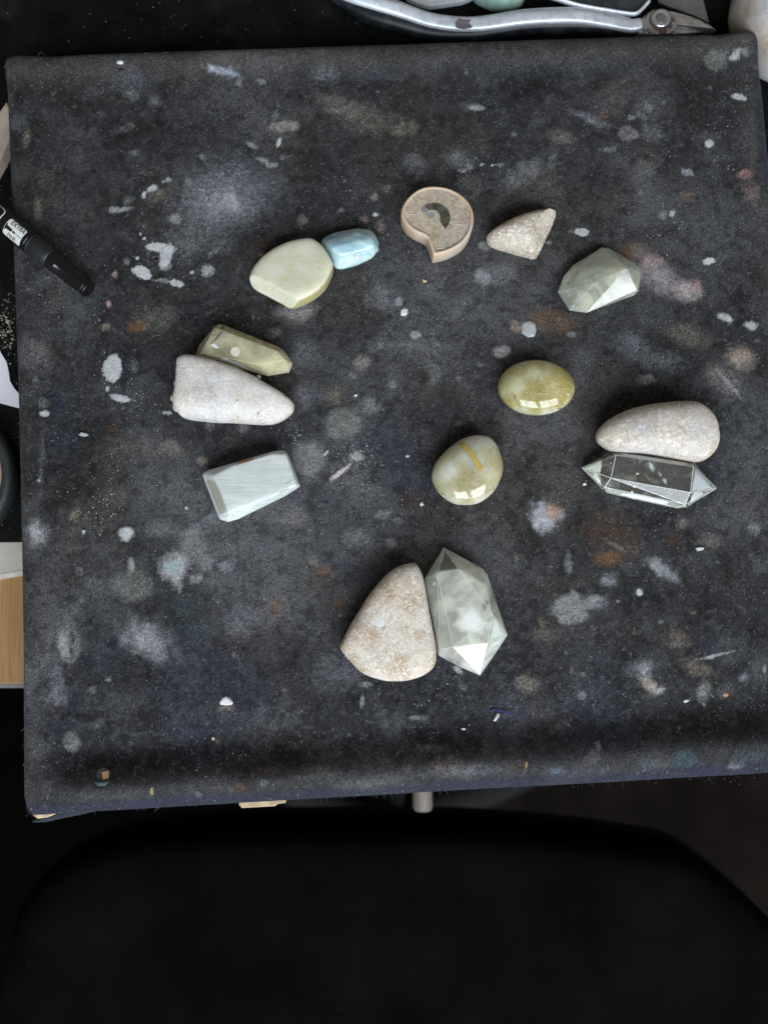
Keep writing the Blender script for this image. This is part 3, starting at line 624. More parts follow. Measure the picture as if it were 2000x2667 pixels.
me.polygons.add(len(allq)); me.polygons.foreach_set('loop_start', np.arange(0, allq.size, 4, dtype=np.int32))
me.polygons.foreach_set('loop_total', np.full(len(allq), 4, np.int32))
me.update(calc_edges=True)
me.polygons.foreach_set('use_smooth', np.ones(len(allq), bool))
ca = me.attributes.new('Col', 'FLOAT_COLOR', 'POINT')
skc = np.tile(np.array((0.018, 0.021, 0.042)), (2 * nl, 1))
cc = np.concatenate([C.reshape(-1, 3), skc]); cc = np.concatenate([np.clip(cc, 0, 1), np.ones((len(cc), 1))], 1)
ca.data.foreach_set('color', cc.astype(np.float32).ravel())

board = empty('felt_board', (cenb[0], cenb[1], Z_MAT))
fo = link('felt_cover', me, M_FELT, board); fo.location = -Vector(board['_o'])
tag(board, 'stained charcoal felt covered board with padded edges holding the stones', 'board')
# wooden core, showing at the torn front corner
bm = bmesh.new()
cor = [qBL, qBR, qTR, qTL]; cmid = sum(cor, Vector()) / 4
tp = [bm.verts.new(Vector((cmid.x + (p.x - cmid.x) * 0.965, cmid.y + (p.y - cmid.y) * 0.965, -0.009))) for p in cor]
bt = [bm.verts.new(Vector((p.co.x, p.co.y, Z_MAT + 0.0002))) for p in tp]
bm.faces.new(tp); bm.faces.new(bt[::-1])
for i in range(4): bm.faces.new((tp[i], bt[i], bt[(i + 1) % 4], tp[(i + 1) % 4]))
from_bm('wood_core', bm, M_WOODCORE, board)
slab_px('corner_wood', [(80, 2096), (190, 2088), (186, 2110), (150, 2119), (122, 2131), (96, 2134), (84, 2124)], -0.0135, 0.008, M_WOODCORE, board, bev=0.0006)
slab_px('wood_edge', [(620, 2060), (742, 2058), (744, 2092), (722, 2096), (716, 2101), (630, 2106), (622, 2098)], -0.0150, 0.004, M_WOODCORE, board, bev=0.0004)
# torn felt flap under the corner
M_FLAP = simple('felt_flap', (0.020, 0.026, 0.040), 0.95, var=0.3, nscale=900, bump=0.5)
fp = [P(x, y, z) for x, y, z in [(86, 2140, -0.0215), (120, 2134, -0.0213), (160, 2122, -0.0208), (200, 2112, -0.0190), (260, 2104, -0.0165)]]
sweep(fp, [(0.0006, 0.0004), (0.0014, 0.0005), (0.0018, 0.0006), (0.0022, 0.0008), (0.0012, 0.0008)], M_FLAP, 'felt_flap', board, seg=8)
# torn hole with wood showing, near the front corner
hz = felt_z(P(268, 2020).x, P(268, 2020).y)
slab_px('tear_hole', [(250, 2018), (256, 2006), (268, 2000), (282, 2004), (288, 2014), (284, 2026), (270, 2033), (256, 2030)], hz + 0.0005, 0.0004, M_DARKHOLE, board, bev=0)
slab_px('exposed_wood', [(265, 2012), (282, 2008), (283, 2027), (268, 2032)], hz + 0.0009, 0.0003, simple('tear_wood', (0.22, 0.11, 0.04), 0.7, var=0.3), board, bev=0)
fp = [P(x, y, hz + dz) for x, y, dz in [(246, 2036, 0.0006), (256, 2042, 0.0011), (270, 2042, 0.0014), (282, 2036, 0.0009)]]
sweep(fp, [(0.0004, 0.0003), (0.0010, 0.0005), (0.0011, 0.0006), (0.0004, 0.0003)], simple('tear_lip', (0.05, 0.075, 0.085), 0.9), 'tear_lip', board, seg=8)
# pin hole near the far edge with a white crumb at its lip
hz2 = felt_z(P(312, 172).x, P(312, 172).y)
slab_px('pin_hole', [(302, 170), (308, 162), (318, 162), (324, 172), (320, 181), (308, 182)], hz2 + 0.0006, 0.0004, M_DARKHOLE, board, bev=0)

def left_edge(py):                            # where the board's left edge lies in the photo, px
    t = min(1, max(0, (py - 150) / 1970)); return 16 + 50 * t + 53 * t * (1 - t)
# loose fibres lifted from the felt
def fibres(n):
    vs = []; fs = []
    for i in range(n):
        edge_ = random.random()
        if edge_ < 0.20: px = random.uniform(70, 2000); py = 2118 - (px - 62) * 0.057 + random.uniform(-16, 3); zb = -0.0100
        elif edge_ < 0.27: py = random.uniform(160, 2100); px = left_edge(py) + random.uniform(2, 10); zb = -0.0015
        else: py = random.uniform(130, 2030); px = random.uniform(left_edge(py) + 14, 1960); zb = None
        p = P(px, py, 0 if zb is None else zb); z = felt_z(p.x, p.y) if zb is None else zb
        p = Vector((p.x, p.y, z + 0.0001))
        a = random.uniform(0, 6.28); L = random.uniform(0.0010, 0.0036); r = random.uniform(0.000022, 0.000045); cu = random.uniform(-1.6, 1.6); hgt = random.uniform(0.0001, 0.0007)
        b0 = len(vs); N = 4
        for k in range(N + 1):
            t = k / N; aa = a + cu * t
            p = p + Vector((math.cos(aa), math.sin(aa), 0)) * (L / N if k else 0)
            c = p + Vector((0, 0, hgt * math.sin(math.pi * t)))
            s = Vector((-math.sin(aa), math.cos(aa), 0)) * r
            vs += [tuple(c + s), tuple(c - s), tuple(c + Vector((0, 0, r * 1.5)))]
        for k in range(N):
            o = b0 + 3 * k
            for e in range(3): fs.append((o + e, o + (e + 1) % 3, o + 3 + (e + 1) % 3, o + 3 + e))
    m = bpy.data.meshes.new('lint_fibres'); m.from_pydata(vs, [], fs); return m
fz = NT('lint'); fz.set(Base_Color=fz.ramp(fz.noise(300, 2), [(0.35, (0.05, 0.05, 0.06)), (0.65, (0.26, 0.26, 0.26))]), Roughness=0.9)
fib = link('lint_fibres', fibres(3800), fz.m, board); fib.location = -Vector(board['_o']); tag(fib, kind='stuff')

# ================================================================== CRYSTALS AND STONES
# --- pale yellow cut stone (upper left)
def mat_lemon():
    n = NT('lemon_ground'); f = n.noise(110, 4, 0.6, 0.3)
    st_ = n.noise(420, 4, 0.65, 0.2, n.map(scale=(0.35, 2.6, 1), rot=(0, 0, 0.25)))
    c = n.mix(n.ramp(f, [(0.35, 0.0), (0.65, 1.0)]), (0.57, 0.54, 0.37), (0.65, 0.64, 0.53))
    c = n.mix(n.ramp(st_, [(0.35, 0.35), (0.6, 0.0)]), c, (0.68, 0.69, 0.62))
    n.set(Base_Color=c, Roughness=n.ramp(f, [(0.3, 0.34), (0.7, 0.52)]), Specular_IOR_Level=0.5); n.sss(0.8, (1.0, 0.9, 0.6), 0.005)
    n.bump(n.mix(0.5, st_, n.noise(2500, 3)), 0.6, 0.0003); return n.m
def mat_lemon_side():
    n = NT('lemon_polished'); f = n.noise(90, 4)
    n.set(Base_Color=n.mix(f, (0.52, 0.45, 0.20), (0.64, 0.58, 0.33)), Roughness=0.25, Transmission_Weight=0.25, IOR=1.5); n.sss(1.0, (1.0, 0.9, 0.6), 0.006); return n.m
LEM = [(808,629),(830,638),(848,656),(863,681),(869,700),(861,726),(845,753),(820,775),(789,791),(758,801),(731,788),(697,770),(664,752),(654,737),(656,719),(668,697),(690,674),(726,650),(765,635)]
ca_, cb_ = P(664, 745, 0.004), P(758, 793, 0.004)
edge_d = (cb_ - ca_).normalized(); cutn = Vector((edge_d.y, -edge_d.x, 0)) ; cutn = cutn if cutn.y < 0 else -cutn
lemon = pebble('pale_yellow_stone', LEM, 0.0125, [mat_lemon(), mat_lemon()], eq=0.45, et=0.34, eb=0.55, base_scale=0.72, lump=0.0002, rough_amp=0.00004, seed=3,
               cuts=[(P(700, 757, 0.0085), (cutn + Vector((0, 0, 0.55))).normalized())])
lemon.data.materials.append(mat_lemon_side())
for p in lemon.data.polygons:
    if p.normal.z < 0.45 and p.material_index == 0: p.material_index = 2
tag(lemon, 'pale lemon yellow stone with a frosted flat top touching the blue nugget', 'stone')

# --- sky blue nugget
def mat_blue():
    n = NT('blue_gem'); f = n.noise(130, 5, 0.6, 0.5)
    c = n.mix(n.ramp(n.noise(1.0, 5, 0.65, 0.6, n.map(scale=(70, 190, 120), rot=(0, 0, 0.25))), [(0.36, 0.0), (0.62, 1.0)]), (0.36, 0.61, 0.69), (0.74, 0.88, 0.90))
    n.set(Base_Color=c, Roughness=0.22, IOR=1.57, Transmission_Weight=0.2, Coat_Weight=0.3, Coat_Roughness=0.05); n.sss(1.0, (0.6, 0.9, 1.0), 0.005)
    n.bump(n.noise(1200, 3), 0.12, 0.0002); return n.m
BLU = [(834,627),(847,615),(871,604),(929,593),(963,596),(977,609),(986,627),(987,651),(970,671),(936,687),(897,699),(881,701),(871,696),(860,672),(840,647)]
blue = crystal('blue_nugget', BLU, 5.0, [(858,624,9.5),(930,604,9.5),(966,612,8.5),(862,642,12.4),(968,621,12.0),(976,640,10.5),(884,664,11.6),(966,643,11.4),(890,684,8.2),(944,668,8.6),(872,672,8.0)], mat_blue(), base=0.82, bev=0.0006, ang=4)
on_surface(blue, 'white_crust', [(925,669),(930,664),(928,660),(932,658),(936,661),(936,668),(934,677),(929,674),(926,677)], M_WHITECHIP, lift=0.0003, smooth_n=24)
on_surface(blue, 'white_crust', [(894,686),(898,683),(901,687),(897,688)], M_WHITECHIP, lift=0.0002)
tag(blue, 'sky blue faceted oblong nugget beside the pale yellow stone', 'gemstone')

# --- ammonite slice in its rim
AO = [(1129,483),(1165,487),(1198,503),(1221,525),(1232,550),(1232,580),(1223,608),(1204,633),(1173,651),(1150,658),(1129,662),(1125,652),(1120,634),(1114,617),(1101,609),(1082,602),(1060,586),(1046,564),(1046,541),(1060,516),(1082,496),(1104,486)]
AI = [(1130,491),(1163,495),(1193,510),(1214,530),(1223,552),(1223,579),(1215,605),(1197,627),(1170,643),(1150,649),(1137,651),(1133,640),(1127,622),(1119,611),(1105,602),(1086,595),(1067,580),(1054,561),(1054,543),(1067,521),(1087,502),(1107,494)]
def densify(pts, k=6):
    out = []
    for i in range(len(pts)):
        a, b = np.array(pts[i], float), np.array(pts[(i + 1) % len(pts)], float)
        for t in range(k): out.append(a + (b - a) * t / k)
    return out
def soft(pts, keep=()):                       # smooth a closed polygon but keep chosen corners
    d = np.array(densify(pts, 6)); kp = set(int(i * 6) for i in keep)
    for _ in range(6):
        e = (np.roll(d, 1, 0) + d * 2 + np.roll(d, -1, 0)) / 4
        for i in kp: e[i] = d[i]
        d = e
    return d
ao = soft(AO, (10,)); ai = soft(AI, (10,)); ai = ai * 0.72 + ao * 0.28; NA = len(ao)
ZT = 0.0105
def mat_shell_rim():
    n = NT('shell_rim'); f = n.noise(150, 4)
    c = n.mix(n.ramp(f, [(0.35, 0.0), (0.65, 1.0)]), (0.53, 0.355, 0.235), (0.60, 0.46, 0.35))
    c = n.mix(n.ramp(n.noise(45, 3), [(0.45, 0.0), (0.65, 0.6)]), c, (0.46, 0.41, 0.36))
    n.set(Base_Color=c, Roughness=0.6); n.bump(n.noise(1800, 3), 0.3, 0.0003); return n.m
am = empty('ammonite', P(1140, 575, 0))
bm = bmesh.new(); rows = []
cenA = P(1140, 572, ZT)
def ring(pts, z, grow=0.0, dz=0.0):
    out = []
    for x, y in pts:
        p = P(x, y, ZT); d = Vector((p.x - cenA.x, p.y - cenA.y, 0)); p = p + d.normalized() * grow
        out.append(bm.verts.new((p.x, p.y, z)))
    return out
rows = [ring(ao, 0.0, -0.0004), ring(ao, 0.0012, 0.0004), ring(ao, ZT - 0.0014, 0.0004), ring(ao, ZT - 0.0004, 0.0001), ring(ao, ZT, -0.0004), ring(ai, ZT, 0.0001), ring(ai, ZT - 0.0002, 0.0), ring(ai, ZT - 0.0016, -0.0001)]
for a, b in zip(rows, rows[1:]):
    for i in range(NA): bm.faces.new((a[i], a[(i + 1) % NA], b[(i + 1) % NA], b[i]))
bm.faces.new(rows[0][::-1])
rimo = from_bm('shell_rim', bm, mat_shell_rim(), am, smooth=True)
def mat_ammonite():
    n = NT('ammonite_face'); f = n.noise(230, 6, 0.7, 0.5); g = n.noise(700, 4, 0.7)
    c = n.mix(n.ramp(f, [(0.36, 0.0), (0.64, 1.0)]), (0.32, 0.25, 0.18), (0.52, 0.43, 0.32))
    c = n.mix(n.ramp(n.noise(60, 3), [(0.45, 0.0), (0.65, 0.6)]), c, (0.33, 0.30, 0.30))
    c = n.mix(n.ramp(g, [(0.53, 0.0), (0.64, 0.5)]), c, (0.56, 0.51, 0.43))
    c = n.mix(n.ramp(g, [(0.36, 0.5), (0.46, 0.0)]), c, (0.17, 0.135, 0.10))
    n.set(Base_Color=c, Roughness=0.35); n.bump(g, 0.15, 0.0002); return n.m
bm = bmesh.new(); zf = ZT - 0.0006
vs_ = ring(ai, zf, 0.00005); bm.faces.new(vs_)
face = from_bm('polished_face', bm, mat_ammonite(), am)
# chambers of the spiral (each one its own dark calcite piece)
zz = lambda X, Y: (1010 + X / 3.607, 450 + Y / 3.607)
outer = spline([zz(545,520), zz(578,470), zz(588,420), zz(578,370), zz(548,325), zz(500,293), zz(440,280), zz(380,288), zz(335,312), zz(312,350)], 40)
inner_ = spline([zz(540,518), zz(510,480), zz(490,445), zz(492,412), zz(480,380), zz(455,355), zz(425,342), zz(400,342), zz(372,362), zz(330,368)], 40)
cols = [(0.050, 0.052, 0.034), (0.075, 0.075, 0.050), (0.055, 0.058, 0.038), (0.085, 0.083, 0.058), (0.050, 0.055, 0.036), (0.10, 0.088, 0.066), (0.20, 0.20, 0.20)]
NCH = 7
for c_ in range(NCH):
    i0 = int(c_ * 39 / NCH); i1 = int((c_ + 1) * 39 / NCH)
    po = [outer[i] for i in range(i0, i1 + 1)]; pi_ = [inner_[i] for i in range(i1, i0 - 1, -1)]
    if c_ < NCH - 1: po[-1] = po[-1] * 0.93 + outer[i1 - 1] * 0.07
    slab_px('chamber', [tuple(p) for p in po + pi_], zf + 0.00018, 0.00016, simple('chamber_%d' % c_, cols[c_], 0.15, var=0.35, nscale=700), am, bev=0)
def disc_px(x, y, r, n=24): return [(x + r * math.cos(2 * math.pi * k / n), y + r * math.sin(2 * math.pi * k / n)) for k in range(n)]
x0, y0 = zz(408, 398)
slab_px('inner_whorl', [zz(360,395), zz(375,358), zz(410,343), zz(455,352), zz(486,392), zz(488,430), zz(478,470), zz(440,480), zz(400,450), zz(372,430)], zf + 0.00030, 0.0002, simple('whorl', (0.38, 0.34, 0.26), 0.35, var=0.2, nscale=700), am, bev=0.0001, smooth_n=40)
slab_px('core', disc_px(x0, y0, 8.5), zf + 0.00042, 0.0001, simple('whorl_core', (0.22, 0.225, 0.19), 0.25, var=0.2), am, bev=0)
# pale septa lines
M_SEPTA = simple('septa', (0.62, 0.55, 0.44), 0.4)
for pts in ([(612,410),(650,395),(692,380)], [(608,476),(680,482),(752,502)], [(330,545),(345,510),(372,480)], [(240,235),(275,240),(300,262)], [(180,390),(215,385),(255,388)], [(650,560),(700,590),(725,600)], [(450,712),(500,705),(530,700)], [(255,530),(262,515),(268,500)]):
    pp = [P(*zz(x, y), zf + 0.0001) for x, y in pts]
    sweep([Vector(p) for p in spline([p[:] for p in pp], 6)], [0.00005, 0.00011, 0.00012, 0.00012, 0.0001, 0.00005], M_SEPTA, 'septum', am, seg=6)
tag(am, 'round ammonite fossil slice in a raised peach rim with dark spiral chambers', 'fossil')

# --- fossil coral stones
M_CORAL_A = mat_coral('coral_brown', (0.50, 0.425, 0.33), (0.33, 0.24, 0.155), (0.76, 0.73, 0.67), 560, 0.85, 0.1, 0.9)
M_CORAL_B = mat_coral('coral_white', (0.62, 0.58, 0.535), (0.50, 0.42, 0.35), (0.74, 0.72, 0.69), 420, 0.6, 0.6, 0.8, 0.6)
M_CORAL_C = mat_coral('coral_grey', (0.53, 0.475, 0.415), (0.41, 0.31, 0.215), (0.74, 0.71, 0.66), 480, 0.75, 0.55, 0.9, 0.3)
M_CORAL_D = mat_coral('coral_peach', (0.57, 0.50, 0.415), (0.40, 0.285, 0.17), (0.76, 0.71, 0.64), 520, 1.0, 0.25, 1.0)
D_OUT = [(1268,616),(1285,602),(1315,585),(1350,570),(1395,558),(1438,553),(1445,556),(1446,563),(1436,590),(1420,625),(1404,658),(1394,670),(1370,665),(1340,657),(1309,648),(1282,639),(1270,629)]
cut_n = Vector((0.80, -0.30, 0.62)).normalized()
bullet = pebble('coral_bullet_stone', D_OUT, 0.0140, [M_CORAL_A, M_CORAL_A], eq=0.36, et=0.70, eb=0.55, base_scale=0.75, apex=(1372, 604), lump=0.0003, seed=5, cuts=[(P(1408, 612, 0.0100), cut_n)])
tag(bullet, 'small bullet shaped brown and white coral patterned stone beside the ammonite', 'stone')

G_OUT = [(474,950),(479,940),(493,933),(512,931),(538,934),(582,944),(625,959),(669,979),(712,1006),(745,1028),(763,1048),(765,1060),(762,1073),(745,1087),(718,1100),(690,1104),(625,1101),(538,1097),(484,1090),(470,1080),(463,1060),(464,1035),(468,1010),(471,980)]
G_OUT = [(x, y + (9 * math.sin(math.pi * min(1, max(0, (x - 440) / 330))) if y < 1040 else 0)) for x, y in G_OUT]
white = pebble('white_coral_stone', G_OUT, 0.0155, M_CORAL_B, eq=0.42, et=0.58, eb=0.45, base_scale=0.80, apex=(570, 1010), lump=0.0007, rough_amp=0.00012, seed=8)
M_CRUST = simple('crust', (0.46, 0.42, 0.37), 0.8, var=0.25, nscale=900, bump=0.6)
for (x, y, r, z, s) in ((461, 1000, 9, 0.0065, 21), (455, 1037, 11, 0.0060, 22), (460, 1060, 11, 0.005, 23), (458, 1048, 9, 0.0085, 25), (675, 982, 6, 0.0085, 24)):
    pebble('crust_lump', [(x + r * math.cos(t) * random.uniform(0.8, 1.2), y + r * math.sin(t) * random.uniform(0.8, 1.2)) for t in np.linspace(0, 6.28, 9)[:-1]], 0.0035, M_CRUST, z0=z - 0.002, n=24, rings=7, parent=white, lump=0.0005, seed=s)
for (x, y, r) in ((557, 1031, 2.2), (619, 1042, 3.0), (673, 1076, 3.4), (620, 1085, 2.0), (492, 949, 1.8), (742, 1030, 4.5), (700, 1078, 1.8)):
    on_surface(white, 'brown_fleck', [(x + r * 1.3 * math.cos(t), y + r * 0.8 * math.sin(t)) for t in np.linspace(0, 6.28, 9)[:-1]], simple('fleck', (0.26, 0.16, 0.09), 0.8), lift=0.00004, rings=2)
tag(white, 'chalky white tapering stone with crusty left end below the yellow crystal', 'stone')

K_OUT = [(1554,1128),(1562,1114),(1586,1092),(1634,1069),(1683,1057),(1731,1050),(1767,1048),(1803,1051),(1832,1066),(1854,1092),(1865,1121),(1867,1145),(1859,1174),(1837,1196),(1813,1202),(1755,1192),(1683,1180),(1610,1176),(1586,1170),(1562,1153),(1554,1142)]
grey = pebble('beige_pebble', K_OUT, 0.0205, M_CORAL_C, eq=0.45, et=0.80, eb=0.6, apex=(1730, 1118), base_scale=0.6, lump=0.0005, rough_amp=0.00005, seed=12)
tag(grey, 'smooth beige grey egg shaped pebble behind the clear double pointed crystal', 'pebble')

M_OUT = [(1080,1466),(1089,1475),(1100,1498),(1106,1527),(1115,1579),(1126,1637),(1135,1698),(1133,1727),(1123,1744),(1100,1759),(1062,1770),(1022,1773),(984,1767),(941,1749),(912,1721),(889,1692),(887,1680),(903,1646),(932,1597),(970,1539),(1005,1500),(1034,1478),(1062,1468)]
peach = pebble('peach_stone', M_OUT, 0.0165, M_CORAL_D, eq=0.42, et=0.50, eb=0.5, apex=(1025, 1630), base_scale=0.72, lump=0.0005, rough_amp=0.00005, seed=15)
on_surface(peach, 'white_patch', [(958,1618),(975,1612),(995,1606),(1004,1616),(1001,1630),(990,1636),(972,1628)], simple('patch', (0.64, 0.62, 0.59), 0.5, var=0.08), lift=0.00003, smooth_n=30, jitter=1.0)
tag(peach, 'large peach teardrop stone with worm like pattern near the front of the board', 'stone')

def mat_edge(name, col):                      # pale bevel faces paint the bright glassy edges
    n = NT(name); n.set(Base_Color=n.mix(n.noise(600, 4), tuple(x * 0.75 for x in col), col), Roughness=0.3, Transmission_Weight=0.3, IOR=1.5); return n.m
# --- greenish milky crystal, upper right
nE = mat_crystal('milky_green', (0.90, 0.92, 0.80), (0.78, 0.78, 0.62), (0.46, 0.92), 0.05, vscale=60, bump=0.04, dens=230, vcol=(0.99, 0.995, 0.97), deep=0.006, veil_lo=0.40, veil_hi=0.64)
E_MID = [(1568,643),(1586,646),(1655,684),(1671,707),(1664,758),(1650,769),(1528,814),(1483,808),(1452,760),(1468,718),(1492,690)]
green = crystal('milky_green_crystal', E_MID, 5.0, [(1547,737,13.2),(1632,697,16.4),(1659,755,10.5),(1560,793,7.3),(1500,697,7.6)], nE.m, edge=mat_edge('green_edge', (0.52, 0.56, 0.49)), base=0.82, bev=0.00015, ang=10)
tag(green, 'milky green faceted crystal with a bright square facet at upper right', 'crystal')

# --- yellow prism crystal
nF = mat_crystal('yellow_crystal', (0.94, 0.88, 0.66), (0.84, 0.76, 0.50), (0.42, 0.88), 0.05, vscale=55, bump=0.04, dens=230, vcol=(0.992, 0.972, 0.87), deep=0.006, veil_lo=0.40, veil_hi=0.64)
F_MID = [(572,843),(556,849),(538,872),(519,899),(510,922),(512,930),(540,937),(604,950),(669,972),(699,979),(753,970),(763,947),(740,913),(727,903),(647,871),(584,846)]
yel = crystal('yellow_prism_crystal', F_MID, 5.5, [(558,856,12.5),(581,861,12.8),(722,914,13.0),(742,936,12.0),(676,950,11.2),(524,918,10.6)], nF.m, edge=mat_edge('yellow_edge', (0.70, 0.65, 0.42)), base=0.86, bev=0.00016, ang=7)
on_surface(yel, 'white_chip_mark', [(530,926),(545,930),(560,932),(575,931),(590,930),(600,938),(612,941),(625,946),(640,953),(655,962),(668,970),(650,968),(632,961),(612,953),(590,946),(570,940),(548,934)], M_WHITECHIP, lift=0.00006, rings=3, jitter=0.8)
on_surface(yel, 'white_chip_mark', [(546,897),(556,895),(562,893),(565,900),(570,905),(566,908),(556,904)], M_WHITECHIP, lift=0.00006, rings=3, jitter=0.6)
on_surface(yel, 'bubble', disc_px(613, 915, 14, 22), simple('bubble', (0.55, 0.52, 0.42), 0.3), lift=0.00003, rings=3)
M_INK = simple('ink', (0.015, 0.018, 0.022), 0.7)
for pts in (((547,896),(556,887),(566,877),(577,866)), ((560,888),(566,880),(572,870),(580,861)), ((563,879),(569,876)), ((578,852),(582,850),(583,854),(578,855),(576,852))):
    s_ = spline(pts, 10); L_ine = [(x - 0.6, y - 0.6) for x, y in s_] + [(x + 0.9, y + 0.7) for x, y in s_[::-1]]
    on_surface(yel, 'ink_scribble', L_ine, M_INK, lift=0.00005, rings=2)
tag(yel, 'honey yellow pointed prism crystal with white chipped edge and black scribble', 'crystal')

# --- white satin block
def mat_selenite():
    n = NT('selenite'); s_ = n.noise(1.0, 5, 0.7, 0.2, n.map(scale=(60, 1100, 300), rot=(0, 0, -0.30)))
    f = n.noise(70, 4)
    c = n.mix(n.ramp(s_, [(0.35, 0.0), (0.65, 1.0)]), (0.58, 0.63, 0.61), (0.76, 0.79, 0.77))
    c = n.mix(n.ramp(f, [(0.45, 0.0), (0.7, 0.5)]), c, (0.50, 0.52, 0.47))
    n.set(Base_Color=c, Roughness=0.38, Transmission_Weight=0.12); n.sss(1.0, (1, 1, 1), 0.006); n.bump(s_, 0.35, 0.0003); return n.m
H_MID = [(526,1237),(530,1231),(543,1224),(608,1204),(689,1182),(708,1176),(730,1172),(741,1173),(748,1179),(756,1197),(771,1235),(782,1266),(773,1273),(743,1292),(684,1321),(621,1352),(595,1360),(576,1355),(569,1349),(552,1302)]
sel = crystal('white_satin_block', H_MID, 6.0, [(557,1238,12.6),(576,1283,12.9),(594,1334,12.2),(684,1302,12.8),(772,1263,11.8),(745,1184,12.0),(705,1184,12.6),(610,1212,12.9)], mat_selenite(), base=0.9, bev=0.0004)
ns = NT('grey_end'); ns.set(Base_Color=ns.mix(ns.noise(120, 4), (0.30, 0.31, 0.26), (0.40, 0.41, 0.35)), Roughness=0.3); ns.sss(0.4, (0.005, 0.005, 0.004), 0.6)
on_surface(sel, 'grey_end_face', [(534,1245),(557,1239),(575,1281),(595,1332),(592,1343),(578,1350),(572,1344),(554,1297)], ns.m, lift=0.00003, rings=3)
on_surface(sel, 'rust_streak', [(601,1207),(625,1201),(645,1195),(662,1191),(665,1196),(650,1201),(630,1207),(606,1216)], simple('rust_streak', (0.42, 0.20, 0.085), 0.7, var=0.5, nscale=900), lift=0.00005, rings=3, jitter=1.2)
for pts in (((536,1245),(541,1243),(546,1241)), ((724,1286),(733,1281),(744,1275),(756,1270)), ((742,1260),(752,1256),(764,1247)), ((532,1230),(538,1227),(543,1225)), ((584,1347),(590,1343),(597,1341))):
    s_ = spline(pts, 8); on_surface(sel, 'dark_crack', [(x - 0.3, y - 0.5) for x, y in s_] + [(x + 0.3, y + 0.6) for x, y in s_[::-1]], simple('crack', (0.17, 0.16, 0.13), 0.8), lift=0.00004, rings=2)
tag(sel, 'white satin crystal bar with grey end facet and rust streak', 'crystal')

# --- tumbled rutile stones
def mat_tumbled(name, gold, pale, warm):
    """polished stone: cloudy pale zones, warm translucent body, thin golden threads and painted sparkle inside"""
    n = NT(name); f = n.noise(48, 4, 0.55, 0.15)
    c = n.mix(n.ramp(f, [(0.42, 0.0), (0.60, 1.0)]), warm, pale)
    fine = n.noise(420, 6, 0.7, 0.3)
    c = n.mix(n.ramp(fine, [(0.35, 0.35), (0.6, 0.0)]), c, tuple(x * 0.72 for x in warm))
    zone = n.ramp(n.noise(55, 4, 0.6, 0.2, n.map(loc=(2, 5, 1))), [(0.46, 0.0), (0.58, 1.0)])
    th = n.ramp(n.math('ABSOLUTE', n.math('SUBTRACT', n.noise(210, 5, 0.6, 1.6, n.map(loc=(7, 1, 3))), 0.5)), [(0.0, 1.0), (0.03, 0.9), (0.07, 0.0)])
    y = n.math('MULTIPLY', zone, n.math('ADD', n.math('MULTIPLY', th, 0.35), n.math('ADD', n.math('MULTIPLY', fine, 0.5), 0.22)))
    c = n.mix(n.math('MULTIPLY', y, gold), c, (0.50, 0.37, 0.045))
    dk = n.ramp(n.noise(300, 5, 0.7, 0.8, n.map(loc=(4, 4, 1))), [(0.63, 0.0), (0.67, 0.75)])
    c = n.mix(n.math('MULTIPLY', dk, gold), c, (0.12, 0.08, 0.02))
    br = n.ramp(n.noise(620, 3, 0.6, 0.8, n.map(loc=(1, 9, 2))), [(0.63, 0.0), (0.67, 0.95)])  # sparkle painted into the colour as pale flecks
    c = n.mix(br, c, (0.88, 0.86, 0.74))
    n.set(Base_Color=c, Roughness=0.035, IOR=1.54, Transmission_Weight=n.ramp(f, [(0.40, 0.58), (0.62, 0.22)]), Coat_Weight=0.25, Coat_Roughness=0.03, Coat_IOR=1.5)
    n.sss(1.0, (1.0, 0.9, 0.65), 0.006)
    v = n.new('ShaderNodeVolumePrincipled'); v.inputs['Color'].default_value = (0.99, 0.975, 0.90, 1); v.inputs['Density'].default_value = 260
    n.l(v.outputs[0], n.out.inputs['Volume'])
    return n.m
I_OUT = [(1396 + 99.5 * math.cos(t) * math.cos(0.05) - 71 * math.sin(t) * math.sin(0.05), 1010 + 99.5 * math.cos(t) * math.sin(0.05) + 71 * math.sin(t) * math.cos(0.05)) for t in np.linspace(0, 2 * math.pi, 19)[:-1]]
oval = pebble('oval_tumbled_stone', I_OUT, 0.0140, mat_tumbled('tumbled_oval', 0.9, (0.80, 0.81, 0.70), (0.72, 0.68, 0.38)), eq=0.42, et=0.82, eb=0.7, base_scale=0.5, lump=0.0001, rough_amp=0, seed=17)
tag(oval, 'glossy oval tumbled stone with golden yellow inclusions lying crosswise', 'stone')
J_OUT = [(1244,1134),(1272,1139),(1292,1158),(1305,1188),(1310,1219),(1302,1252),(1282,1285),(1247,1310),(1209,1316),(1176,1310),(1146,1288),(1127,1259),(1124,1236),(1133,1206),(1158,1176),(1191,1150),(1217,1138)]
egg = pebble('egg_tumbled_stone', J_OUT, 0.0150, mat_tumbled('tumbled_egg', 0.6, (0.83, 0.85, 0.83), (0.78, 0.76, 0.56)), eq=0.42, et=0.78, eb=0.7, base_scale=0.5, lump=0.0002, rough_amp=0, seed=19)
nv_ = NT('gold_vein'); nv_.set(Base_Color=nv_.mix(nv_.noise(500, 4), (0.40, 0.26, 0.03), (0.56, 0.44, 0.13)), Roughness=0.08, Coat_Weight=0.5)
on_surface(egg, 'gold_vein', [(1188,1155),(1200,1146),(1212,1154),(1226,1168),(1238,1184),(1248,1202),(1258,1216),(1259,1224),(1250,1229),(1243,1222),(1234,1204),(1222,1185),(1206,1166)], nv_.m, lift=0.00007, smooth_n=60, rings=6, jitter=1.3)
tag(egg, 'glossy egg shaped tumbled stone crossed by one golden vein', 'stone')

